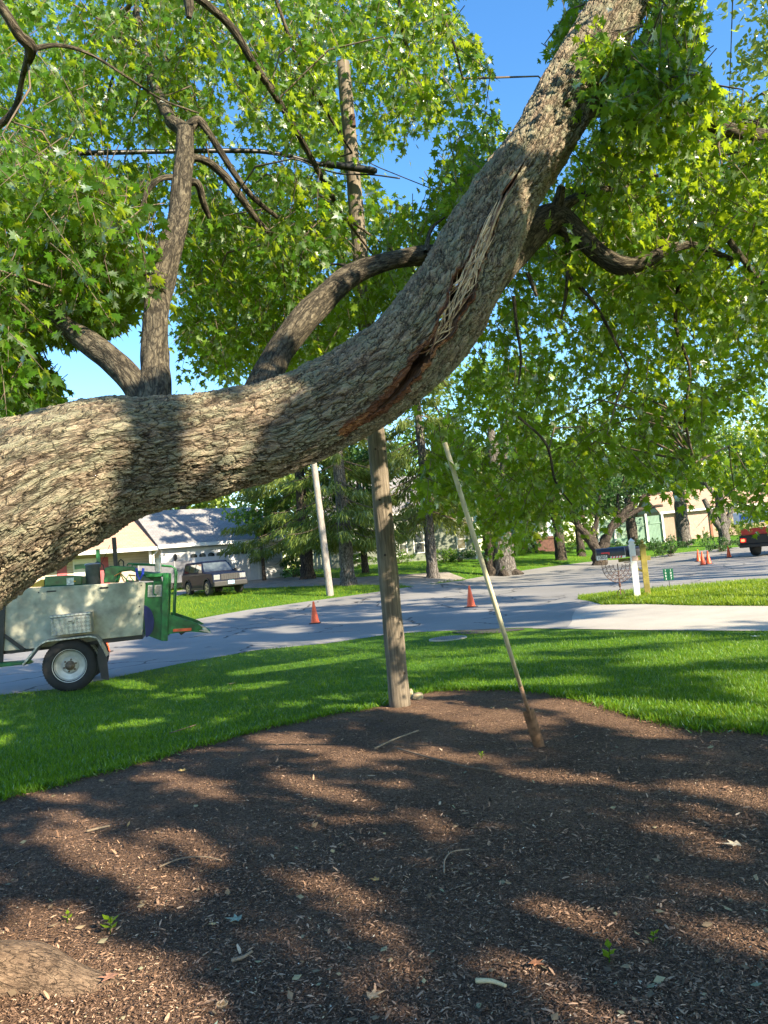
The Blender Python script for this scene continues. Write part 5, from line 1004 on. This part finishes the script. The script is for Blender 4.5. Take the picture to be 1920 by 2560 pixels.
mb = MB(); mb.bx(-.8, 0, -.07, -.052, 1.4, 1.55); mb.bx(.9, 1.4, -.07, -.052, 1.4, 1.55); mb.build('white_stripe', WHITE, tk)
mb = MB(); mb.box((-1.12, 1.95, .98), (.08, .38, .28)); mb.build('tail_light', RED2, tk, bevel=.02); mb = MB(); mb.box((-1.17, 1.95, .98), (.03, .2, .14))
m_, nt, bs, _ = new_mat('brake_lamp'); bs.inputs['Base Color'].default_value = (.8, .05, .03, 1); bs.inputs['Emission Color'].default_value = (1, .08, .03, 1); bs.inputs['Emission Strength'].default_value = 3; mb.build('lamp_lens', m_, tk)
mb = MB(); mb.tube([(-1.4, 2.1, 2.6), (-1.4, 2.1, 4.6)], .04, 6); mb.tube([(-1.4, 2.1, 4.0), (-1.4, .4, 4.0)], .04, 6); mb.tube([(-1.4, .4, 2.6), (-1.4, .4, 4.6)], .04, 6); mb.build('rack', STEEL, tk)
for xx in (.3, 4.5):
    for yy in (.1, 2.0): mb = MB(); mb.lathe([(.3, -.14), (.48, -.13), (.5, 0), (.48, .13), (.3, .14)], (xx, yy, .5), 'y', 24); mb.build('wheel', RUB, tk, smooth=True)
mb = MB(); mb.bx(5.1, 7.0, 0, 2.1, 1.2, 2.9); mb.build('cab', WB, tk, bevel=.1)
# ------------------------------------------------------------------ BACKGROUND TREES
OV = oval_leaf()
def crown_pts(c, r, n, clumps, spread=.33):
    cc_ = RNG.normal(size=(clumps, 3)); cc_ /= np.linalg.norm(cc_, axis=1, keepdims=True); cc_ *= RNG.uniform(.35, 1, (clumps, 1))**.6; cc_ = np.array(c)+cc_*np.array(r)
    k = RNG.integers(0, clumps, n); sr = RNG.uniform(.6, 1.3, clumps)*spread*min(r)
    off = RNG.normal(size=(n, 3)); off /= np.linalg.norm(off, axis=1, keepdims=True); off *= (RNG.random((n, 1))**.45)*sr[k][:, None]*np.array([1.25, 1.25, .8]); return cc_[k]+off, cc_
def btree(name, label, base, tr_, crown, rads, n, m, bark=BARK_DARK, leaf=.34, clumps=34, fork=0, group=None, lean=(0, 0), low=None):
    b = np.array([base[0], base[1], T(base[0], base[1])]); t = thing(name, label, 'tree', b, group=group); c = np.array([lean[0], lean[1], crown]); P_, cl_ = crown_pts(c, rads, n, clumps)
    if low is not None: P_ = P_[P_[:, 2] > low]
    n2 = len(P_); leaves_obj('crown', OV, P_, RNG.normal(size=(n2, 3)), rnorm(n2, .5), RNG.uniform(.7, 1.3, n2)*leaf, np.clip(RNG.normal(.5, .22, n2), 0, 1), m, t)
    z1 = crown-rads[2]*.35; paths = [[(0, 0, -.3, tr_*1.45), (0, 0, .25, tr_*1.1), (lean[0]*.15, 0, z1*.5, tr_*.9), (lean[0]*.5, lean[1]*.5, z1, tr_*.7), (lean[0], lean[1], crown, tr_*.3)]]
    for k in range(6):
        q_ = cl_[k]; zs_ = z1*RNG.uniform(.55, 1); s0 = np.array([lean[0]*.4, lean[1]*.4, zs_]); md = (s0+q_)/2+np.array([0, 0, -.1*np.linalg.norm(q_-s0)]); paths.append([(*s0, tr_*.45), (*md, tr_*.3), (*q_, tr_*.1)])
    tubeobj(paths, 'trunk', bark, t, None, n=14, sub_=8); return t
def at(u, v, Y): d = ray(np.array([float(u)]), np.array([float(v)]))[0]; return (d[0]*Y, Y)
def spruce(label, base, h, tr_, low, rad, n, top=.1, name='spruce_tree', bark=BARK_FAR, sidebias=None):
    b = np.array([base[0], base[1], T(base[0], base[1])]); t = thing(name, label, 'tree', b); paths = []; P_ = []; D_ = []
    for k in range(int((h-low)*7)):
        z = low+(h-low)*RNG.random()**1.25; a = RNG.uniform(0, 2*math.pi); Lb = rad*(1-(z-low)/(h-low))**.7*RNG.uniform(.7, 1.1)+.4
        d2 = np.array([math.cos(a), math.sin(a)]); pts_ = []
        for f in np.linspace(0, 1, 6): pts_.append((d2[0]*Lb*f, d2[1]*Lb*f, z-.16*Lb*math.sin(f*2.4)-(.18*Lb*f*f)+.1*Lb*max(0, f-.7)))
        paths.append([(*p, .045*(1-.8*i/5)) for i, p in enumerate(pts_)]); pa = np.array(pts_)
        m_n = int(2.3*n/((h-low)*7)); f = RNG.uniform(.15, 1, m_n)**.8; q_ = np.column_stack([np.interp(f, np.linspace(0, 1, 6), pa[:, i]) for i in range(3)])
        lat = RNG.normal(0, .16+.10*Lb/3, m_n)*(1.1-f*.6); q_[:, 0] += -d2[1]*lat; q_[:, 1] += d2[0]*lat; q_[:, 2] -= np.abs(lat)*.25+RNG.random(m_n)*.35; P_.append(q_); D_.append(np.column_stack([d2[0]+RNG.normal(0, .5, m_n)-d2[1]*lat*2, d2[1]+RNG.normal(0, .5, m_n)+d2[0]*lat*2, RNG.uniform(-2.2, -.5, m_n)]))
    P_ = np.vstack(P_); D_ = np.vstack(D_); n2 = len(P_)
    leaves_obj('foliage', needle_leaf(), P_, D_, RNG.normal(size=(n2, 3)), RNG.uniform(.22, .5, n2), np.clip(RNG.normal(.45, .25, n2), 0, 1), NEEDLE, t)
    tubeobj([[(0, 0, -.3, tr_*1.5), (0, 0, .15, tr_*1.2), (0, 0, 1.2, tr_), (.05, 0, h*.5, tr_*.7), (0, 0, h, .04)]], 'trunk', bark, t, None, n=24, sub_=10); tubeobj(paths[::2], 'branches', TWIG, t, None, n=5, sub_=3); return t
spruce('tall spruce with thick grey trunk between the far pole and the wooden pole', at(871, 1458, 41), 17, .38, 3.2, 3.6, 9000)
spruce('tall spruce with grey trunk standing before the green house windows', at(1082, 1437, 43), 18, .31, 3.6, 3.8, 9000)
spruce('drooping spruce with dark trunk at the garage corner', at(769, 1436, 49), 15, .42, 3.0, 5.2, 12000, bark=BARK_DARK)
btree('deciduous_tree', 'small dark trunked tree just right of the grey spruce trunk', at(914, 1430, 50), .22, 6, (3, 3, 2.6), 2600, DLEAF, low=2.6)
btree('deciduous_tree', 'bright green shrubby tree overhanging the garage roof end', at(660, 1440, 51), .12, 4.6, (2.0, 1.6, 1.6), 2200, BGLEAF, leaf=.26, low=2.2)
big = btree('old_tree', 'massive double trunked old tree on the far verge', at(1262, 1415, 46), .62, 9, (6, 5, 5), 6000, BGLEAF, BARK_FAR, low=3.2)
tubeobj([[(-.75, .2, -.3, .62), (-.72, .2, .2, .5), (-.68, .2, 2, .42), (-.9, .2, 6, .3)], [(.35, -.3, -.25, .4), (.55, -.35, .05, .3), (.9, -.5, -.15, .2)], [(-.2, -.5, -.25, .45), (-.2, -.55, .1, .3), (-.1, -.8, -.2, .2)]], 'trunk', BARK_DARK, big, None, n=18)
btree('deciduous_tree', 'straight dark trunked tree in front of the brick porch', at(1402, 1388, 56), .38, 9, (4.5, 4, 4.2), 3600, BGLEAF, low=3.3)
# twisted crab apple
ca = at(1497, 1388, 50); b = np.array([ca[0], ca[1], T(*ca)]); t = thing('crabapple_tree', 'dark twisted low branching tree left of the mailboxes', 'tree', b)
pth = [[(0, 0, -.2, .5), (0, 0, .5, .42), (-.2, 0, 1.3, .36), (-.9, .1, 2.4, .24), (-1.7, 0, 3.6, .16), (-2.6, 0, 4.4, .08)], [(.1, 0, .4, .36), (.5, 0, 1.5, .3), (1.2, -.1, 2.6, .24), (2.2, -.1, 3.5, .2), (3.4, 0, 4.2, .12), (4.4, 0, 4.3, .06)], [(.9, 0, 2.2, .2), (2.0, .2, 2.9, .17), (3.2, .3, 3.4, .13), (4.6, .3, 3.5, .07)],
       [(-.4, 0, 1.7, .2), (.2, .2, 3, .15), (.6, .3, 4.6, .1), (1.2, .2, 6, .05)], [(-.6, 0, 2, .16), (-.7, .2, 3.4, .12), (-.3, .3, 5, .07)], [(1.6, 0, 3.0, .12), (1.7, .2, 4.3, .09), (2.3, .2, 5.6, .05)], [(-1.2, 0, 2.9, .11), (-2.3, .2, 3.3, .08), (-3.4, .2, 3.2, .04)]]
tubeobj(pth, 'trunk', BARK_DARK, t, None, n=12, sub_=8, rough=.15); Pc, _ = crown_pts((.6, 0, 5.4), (4.6, 3.2, 2.0), 5200, 50, .3); Pc = Pc[Pc[:, 2] > 3.1]; n2 = len(Pc)
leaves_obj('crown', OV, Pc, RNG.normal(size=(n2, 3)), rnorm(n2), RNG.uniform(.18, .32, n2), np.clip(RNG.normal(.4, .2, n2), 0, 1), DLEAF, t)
btree('deciduous_tree', 'reddish trunked tree rising behind the white mailbox post', at(1583, 1357, 68), .45, 10, (5, 4, 5), 3000, BGLEAF, low=4)
btree('deciduous_tree', 'broad grey trunked tree before the beige garage', at(1711, 1351, 68), .55, 10, (5.5, 5, 5), 3600, BGLEAF, BARK_FAR, low=4)
vt = btree('deciduous_tree', 'tree with V shaped fork in front of the beige garage door', at(1811, 1349, 64), .42, 7.0, (3.4, 3, 3.0), 4200, DLEAF, BARK_FAR, leaf=.28, low=2.7)
tubeobj([[(0, 0, 1.1, .34), (-.6, 0, 2.2, .28), (-1.3, 0, 4, .18)], [(0, 0, 1.1, .34), (.6, 0, 2.3, .26), (1.4, 0, 3.8, .18)]], 'trunk', BARK_FAR, vt, None)
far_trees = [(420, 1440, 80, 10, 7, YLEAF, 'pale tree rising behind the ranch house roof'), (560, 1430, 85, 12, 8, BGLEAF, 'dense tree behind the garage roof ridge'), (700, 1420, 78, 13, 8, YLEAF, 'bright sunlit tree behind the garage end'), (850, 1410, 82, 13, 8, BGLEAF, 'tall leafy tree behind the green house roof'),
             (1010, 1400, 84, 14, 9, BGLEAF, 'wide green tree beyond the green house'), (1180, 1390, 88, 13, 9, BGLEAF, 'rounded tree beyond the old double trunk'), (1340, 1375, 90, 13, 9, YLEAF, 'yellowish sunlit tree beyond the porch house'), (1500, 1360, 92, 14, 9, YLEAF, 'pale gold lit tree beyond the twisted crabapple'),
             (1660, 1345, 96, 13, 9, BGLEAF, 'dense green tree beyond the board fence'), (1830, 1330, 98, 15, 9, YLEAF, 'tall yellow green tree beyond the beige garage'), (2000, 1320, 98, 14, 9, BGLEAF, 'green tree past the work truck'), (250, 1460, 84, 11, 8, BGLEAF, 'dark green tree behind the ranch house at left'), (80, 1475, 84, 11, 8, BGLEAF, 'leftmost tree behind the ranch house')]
for u, v, Y, hc, r, m, lb in far_trees: btree('background_tree', lb, at(u, v, Y), .4, hc*.55, (r, r*.7, hc*.5), 3600, m, leaf=.62, clumps=46, group='tree line behind the houses')
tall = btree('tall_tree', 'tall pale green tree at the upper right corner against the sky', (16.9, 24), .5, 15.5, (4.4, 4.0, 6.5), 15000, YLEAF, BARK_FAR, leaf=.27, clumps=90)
btree('tall_tree', 'airy light green tree showing in the sky gap under the left crown', at(470, 1440, 58), .3, 9.2, (4.6, 3.5, 3.4), 3600, BGLEAF, leaf=.28, clumps=40)
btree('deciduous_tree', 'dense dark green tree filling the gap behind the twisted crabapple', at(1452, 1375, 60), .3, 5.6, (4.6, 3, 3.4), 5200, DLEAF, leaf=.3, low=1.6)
btree('deciduous_tree', 'leafy dark tree between the old double trunk and the brick porch', at(1335, 1385, 64), .3, 6.2, (4, 3, 3.4), 4200, BGLEAF, leaf=.3, low=2.4)
# shrubs
def shrub(label, u, v, Y, r, n, m, leaf=.16, name='shrub', group=None, flat=.6):
    x, y = at(u, v, Y); b = (x, y, T(x, y)); t = thing(name, label, 'shrub', b, group=group); P_, _ = crown_pts((0, 0, r*flat*.6), (r, r*.8, r*flat*.6), n, 16, .5); P_ = P_[P_[:, 2] > 0]; n2 = len(P_)
    leaves_obj('leaves', OV, P_, RNG.normal(size=(n2, 3))+np.array([0, 0, .8]), rnorm(n2), RNG.uniform(.7, 1.3, n2)*leaf, np.clip(RNG.normal(.5, .2, n2), 0, 1), m, t)
    mb = MB()
    for k in range(7): a = k*.9; mb.tube([(0, 0, -.05), (.3*r*math.cos(a), .3*r*math.sin(a), r*flat*.5), (.6*r*math.cos(a), .6*r*math.sin(a), r*flat*.8)], [.02, .015, .008], 4)
    mb.build('stems', TWIG, t); return t
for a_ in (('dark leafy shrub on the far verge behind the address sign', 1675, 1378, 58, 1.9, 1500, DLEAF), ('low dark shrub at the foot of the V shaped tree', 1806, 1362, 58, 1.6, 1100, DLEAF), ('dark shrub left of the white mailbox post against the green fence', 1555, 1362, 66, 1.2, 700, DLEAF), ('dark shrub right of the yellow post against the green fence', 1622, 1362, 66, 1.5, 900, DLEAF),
           ('rounded yellow green bush beside the beige wall', 1826, 1340, 76, 1.7, 900, YLEAF), ('low bright bush left of the truck', 1856, 1346, 74, 2.0, 1200, YLEAF), ('dark ground shrubs at the garage end by the spruce trunk', 735, 1436, 52, 1.6, 900, DLEAF), ('green bush under the green house left window', 905, 1420, 57, 1.5, 900, BGLEAF),
           ('foundation shrub below the green house bay window', 1000, 1408, 58, 1.2, 700, BGLEAF), ('spiky plants along the green house wall', 1110, 1400, 58, 1.3, 800, BGLEAF), ('long low hedge along the green house base right part', 1150, 1398, 58.5, 1.3, 800, DLEAF), ('dark bush by the brick steps', 1290, 1385, 62, 1.3, 800, DLEAF), ('bush behind the straight trunk at the porch', 1420, 1375, 64, 1.5, 900, BGLEAF)):
    shrub(a_[0], *a_[1:5], a_[5], a_[6])
GRASS_SUNLIT = m_leaf('sunlit_grass_blade', (.05, .11, .006), (.12, .21, .012), (.25, .33, .025), (.50, .58, .03), 0.42, .05)  # yellower copy of the grass: sunlight on far lawns and island put into the colour
# ------------------------------------------------------------------ GRASS BLADES
def grass(n, reg, sz, name, lb, gm=None):
    u = RNG.uniform(*reg[0], n)*K; v = reg[1][0]*K+(reg[1][1]-reg[1][0])*K*RNG.random(n); g = Gv(u, v)
    ok = (g[:, 1] < 60) & ~inpoly(g[:, 0], g[:, 1], road_poly) & ~inpoly(g[:, 0], g[:, 1], polys['driveway']) & ~inpoly(g[:, 0], g[:, 1], mulch_poly) & ~inpoly(g[:, 0], g[:, 1], gravel_poly); ok &= (np.hypot(g[:, 0]-MHX[0], g[:, 1]-MHX[1]) > .42); g = g[ok]; n2 = len(g)
    dn = RNG.normal(0, .45, (n2, 3)); dn[:, 2] = 1; s = RNG.uniform(*sz, n2)*(.75+.5*vn(g[:, 0]*2, g[:, 1]*2))
    tmp = (np.array([(-.07, 0, 0), (.07, 0, 0), (.05, .6, .06), (0, 1, .2)]), np.array([(0, 1, 2), (0, 2, 3)]))
    nr_ = RNG.normal(size=(n2, 3)); nr_[:, 2] *= .2
    o = leaves_obj(name, tmp, g, dn, nr_, s, np.clip(RNG.normal(.45, .27, n2)+(vn(g[:, 0]*.9+5, g[:, 1]*.9)-.5)*.7+(RNG.random(n2) < .05)*.5, 0, 1), gm or GRASS); return tag(o, lb, 'grass', kind='stuff')
grass(330000, ((-420, 2300), (1365, 1740)), (.028, .062), 'grass', 'short bright green grass of the near lawn around the mulch bed')
grass(60000, ((1240, 1900), (1240, 1312)), (.07, .13), 'grass', 'sunlit grass on the island around the mailbox posts', GRASS_SUNLIT)
grass(140000, ((-100, 1900), (1175, 1350)), (.08, .15), 'grass', 'mown grass of the lawns across the road', GRASS_SUNLIT)
# ragged blades leaning over the mulch edge
mp = np.array([p for p in mulch_poly if p[1] > 3.2 and p[0] > -6]); n = 9000; k = RNG.integers(0, len(mp)-1, n); f = RNG.random((n, 1)); q_ = mp[k]*(1-f)+mp[k+1]*f+RNG.normal(0, .055, (n, 2)); ok = np.linalg.norm(mp[k+1]-mp[k], axis=1) < 1; q_ = q_[ok]; n2 = len(q_)
g = np.column_stack([q_, tz(q_[:, 0], q_[:, 1])]); dn = RNG.normal(0, .6, (n2, 3)); dn[:, 2] = 1; dn[:, 1] -= .4
o = leaves_obj('grass', (np.array([(-.06, 0, 0), (.06, 0, 0), (.05, .6, .06), (0, 1, .25)]), np.array([(0, 1, 2), (0, 2, 3)])), g, dn, RNG.normal(size=(n2, 3)), RNG.uniform(.025, .095, n2), np.clip(RNG.normal(.5, .3, n2), 0, 1), GRASS); tag(o, 'longer ragged grass fringe bordering the mulch', 'grass', kind='stuff')
# ------------------------------------------------------------------ MULCH CHIPS
def m_chip(name, stops, rough=.9):
    m, nt, bs, _ = new_mat(name); a = nt.nodes.new('ShaderNodeAttribute'); a.attribute_name = 'tint'; nt.links.new(ramp(nt, stops, a.outputs['Fac']), bs.inputs['Base Color']); bs.inputs['Roughness'].default_value = rough; bs.inputs['Specular IOR Level'].default_value = .25; return m
CHIP = m_chip('wood_chip', [(0, (.03, .018, .012)), (.36, (.115, .068, .044)), (.60, (.32, .195, .125)), (.84, (.52, .35, .235)), (1, (.62, .49, .34))])
n = 260000; u = RNG.uniform(-550, 2750, n); v = 1700+(2760-1700)*RNG.random(n)**1.0; g = Gv(u, v); ok = inpoly(g[:, 0], g[:, 1], mulch_poly) & (g[:, 1] < 10); g = g[ok]; n2 = len(g)
tmpl = (np.array([(-.10, 0, 0), (.09, .03, 0), (.14, .5, .05), (.05, 1, 0), (-.06, .93, .02), (-.13, .45, .06)]), np.array([(0, 1, 2), (0, 2, 5), (5, 2, 3), (5, 3, 4)]))
dn = RNG.normal(size=(n2, 3)); dn[:, 2] *= .18; nn_ = RNG.normal(0, .25, (n2, 3)); nn_[:, 2] = 1; g[:, 2] += RNG.uniform(.004, .016, n2)
o = leaves_obj('mulch_chips', tmpl, g, dn, nn_, np.clip(RNG.lognormal(-4.5, .5, n2), .005, .055)*(1+.25*(g[:, 1] > 4)), np.clip(RNG.beta(2, 3.2, n2), 0, 1), CHIP); tag(o, 'dark brown shredded wood mulch chips covering the bed', 'mulch', kind='stuff')
n = 1500; u = RNG.uniform(-50, 1970, n); v = 1780+(2620-1780)*RNG.random(n)**.6; g = Gv(u, v); ok = inpoly(g[:, 0], g[:, 1], mulch_poly) & (RNG.random(n) < np.where(u < 800, .9, .55)); g = g[ok]; n2 = len(g); g[:, 2] += .014
dn = RNG.normal(size=(n2, 3)); dn[:, 2] *= .2; nn_ = RNG.normal(0, .4, (n2, 3)); nn_[:, 2] = 1
PCH = m_chip('pale_seed', [(0, (.25, .2, .13)), (.6, (.45, .38, .24)), (1, (.62, .58, .48))])
o = leaves_obj('fallen_seeds', (tmpl[0]*np.array([1.7, 1, 1]), tmpl[1]), g, dn, nn_, RNG.uniform(.005, .013, n2), RNG.random(n2), PCH); tag(o, 'pale seeds and bark flecks scattered on the mulch', 'debris', kind='stuff')
n = 260; u = RNG.uniform(-50, 1970, n); v = RNG.uniform(1760, 2600, n); g = Gv(u, v); ok = inpoly(g[:, 0], g[:, 1], mulch_poly); g = g[ok]; n2 = len(g); g[:, 2] += .018
dn = RNG.normal(size=(n2, 3)); dn[:, 2] *= .25; nn_ = RNG.normal(0, .5, (n2, 3)); nn_[:, 2] = 1
DRY = m_chip('dry_leaf', [(0, (.10, .07, .045)), (.5, (.24, .18, .11)), (.8, (.20, .22, .14)), (1, (.40, .30, .16))])
o = leaves_obj('fallen_leaves', OV, g, dn, nn_, RNG.uniform(.02, .055, n2), RNG.random(n2), DRY); tag(o, 'small dry curled leaves littering the mulch', 'leaf litter', kind='stuff')
# individual small things
def stick(label, pts, r, col=(.22, .165, .11), nm='twig', cat='twig'):
    w = [GD(*p[:2])+np.array([0, 0, p[2]]) for p in pts]; l0 = w[0].copy(); mb = MB(); c = catmull([(*(q-l0), r*(1-.5*i/len(w))) for i, q in enumerate(w)], 6); mb.tube([q[:3] for q in c], [q[3] for q in c], 7); o = mb.build(nm, simple('stick_bark', col, .8, var=.25, sc=25), smooth=True); o.location = [float(a) for a in l0]; tag(o, label, cat)
stick('curved pale twig lying near the middle of the mulch bed', [(960, 1893, .02), (962, 1870, .03), (978, 1852, .03), (1015, 1842, .02)], .005)
stick('long thin curved twig between two sunlit patches on the left', [(345, 1880, .02), (390, 1866, .03), (440, 1862, .03), (480, 1866, .02)], .005)
stick('short straight broken stick on the upper left of the mulch', [(188, 1802, .02), (214, 1797, .025), (238, 1790, .02)], .009)
stick('thin branch pointing to the foot of the wooden pole', [(810, 1622, .02), (850, 1605, .03), (890, 1590, .03), (905, 1582, .02)], .009)
stick('crooked dark stick lying in the mulch left of the spade', [(860, 1622, .02), (940, 1645, .02), (1010, 1665, .03), (1060, 1670, .02)], .009, (.12, .08, .05))
stick('pale splinter of wood near the bottom right', [(1030, 2130, .02), (1065, 2137, .03), (1095, 2142, .02)], .010, (.5, .40, .22), 'wood_splinter', 'splinter')
stick('short thick stick near the lower middle of the mulch', [(500, 2085, .02), (525, 2078, .02), (545, 2065, .02)], .009)
stick('thin bare twig lying on the lawn', [(366, 1590, .03), (395, 1585, .05), (425, 1573, .04)], .006, (.16, .1, .07))
def leafthing(label, u, v, s, col, seed, h=.03):
    g = GD(u, v); r = random.Random(seed); V, Fc = small_star(); a = r.uniform(0, 6.28); Rm = np.array([[math.cos(a), -math.sin(a), 0], [math.sin(a), math.cos(a), 0], [0, 0, 1]]); V = V.copy(); V[:, 2] = .25*V[:, 0]**2+.1*V[:, 1]**2*1.0; V = (V*s)@Rm.T
    mb = MB(); mb.add(V+np.array([0, 0, h]), [tuple(f) for f in Fc]); o = mb.build('fallen_leaf', simple('fallen_leaf', col, .7, var=.3, sc=40)); so_ = o.modifiers.new('thick', 'SOLIDIFY'); so_.thickness = .0015; o.location = [float(c) for c in g]; tag(o, label, 'leaf')
for a_ in (('yellow leaf above the upper left sun patch', 398, 1672, .07, (.55, .38, .12), 1), ('grey green leaf right of the long sun patch', 452, 2262-10, .07, (.2, .26, .2), 2), ('grey green leaf left of the bottom sprout', 522, 1998, .08, (.22, .28, .22), 3), ('tan curled leaf on the right of the mulch', 1600, 1835, .09, (.5, .42, .3), 4), ('orange brown leaf in the lower right sun patch', 1150, 2093, .06, (.35, .15, .07), 5), ('brown leaf at the bottom centre', 795, 2170, .07, (.4, .28, .16), 6), ('pale leaf lying on the lawn at the right edge', 1637, 1378, .13, (.6, .6, .5), 7), ('yellow leaf at the top of the sun patch in the middle', 820, 1912, .05, (.5, .28, .08), 8), ('brown bark flake on the root at lower left', 245, 2118, .08, (.3, .15, .09), 9), ('curled brown leaf on the lawn left of the pole', 510-10, 1480, .12, (.35, .22, .12), 10)): leafthing(*a_)
g = gp(480, 2175); t = thing('seed_pod', 'round halved nut shell near the bottom left', 'nut shell', g); mb = MB(); mb.lathe([(.012, 0), (.022, .006), (.024, .014), (.020, .015), (.012, .008), (.001, .007)], n=16); mb.build('shell', simple('nut', (.42, .30, .17), .8), t)
mb = MB(); mb.box((0, 0, .010), (.036, .004, .008)); mb.box((0, 0, .010), (.004, .036, .008)); mb.build('shell_wall', simple('nut_wall', (.3, .2, .1), .8), t)
def sprout(label, u, v, h, n, seed):
    g = GD(u, v); t = thing('seedling', label, 'plant', g); r = random.Random(seed); mb = MB(); mb.tube([(0, 0, -.01), (.004, 0, h*.5), (.008, 0, h)], .0022, 5); mb.build('stem', GRASS, t)
    pos_, dr_, sz_ = [], [], []
    for k in range(n): z = h*(.35+.65*k/n); a = k*2.4+seed; pos_.append((.006, 0, z)); dr_.append((math.cos(a), math.sin(a), .5)); sz_.append(h*r.uniform(.45, .7))
    V, Fc = OV; leaves_obj('leaves', (V*np.array([1.1, 1, 1]), Fc), np.array(pos_), np.array(dr_, float), np.tile([0., 0, 1], (n, 1)), np.array(sz_), np.full(n, 1.0), YLEAF if False else MAPLE, t)
sprout('bright green seedling in sunlight by the lower left root', 238, 2020, .085, 8, 1); sprout('small green seedling near the bottom right', 1316, 2085, .07, 6, 2); sprout('tiny seedling in the sun patch at right', 1410, 2040, .05, 5, 3); sprout('tiny weed sprout in the mulch left of the spade', 1040, 1640, .06, 6, 4); sprout('tiny sprout by the root at far left', 145, 1955+40, .05, 5, 5)
# thin dark brown sheet laid along the road edge
sp_pts = [(975, 1366), (1010, 1362), (1130, 1358.5), (1135, 1361), (1080, 1368), (1000, 1371)]; V = [tuple(GD(*p)+np.array([0, 0, .014])) for p in sp_pts]; mb = MB(); mb.add(V, [tuple(range(len(V)))[::-1]]); o = mb.build('dark_strip', simple('dark_brown', (.03, .024, .018), .9)); o['kind'] = 'structure'
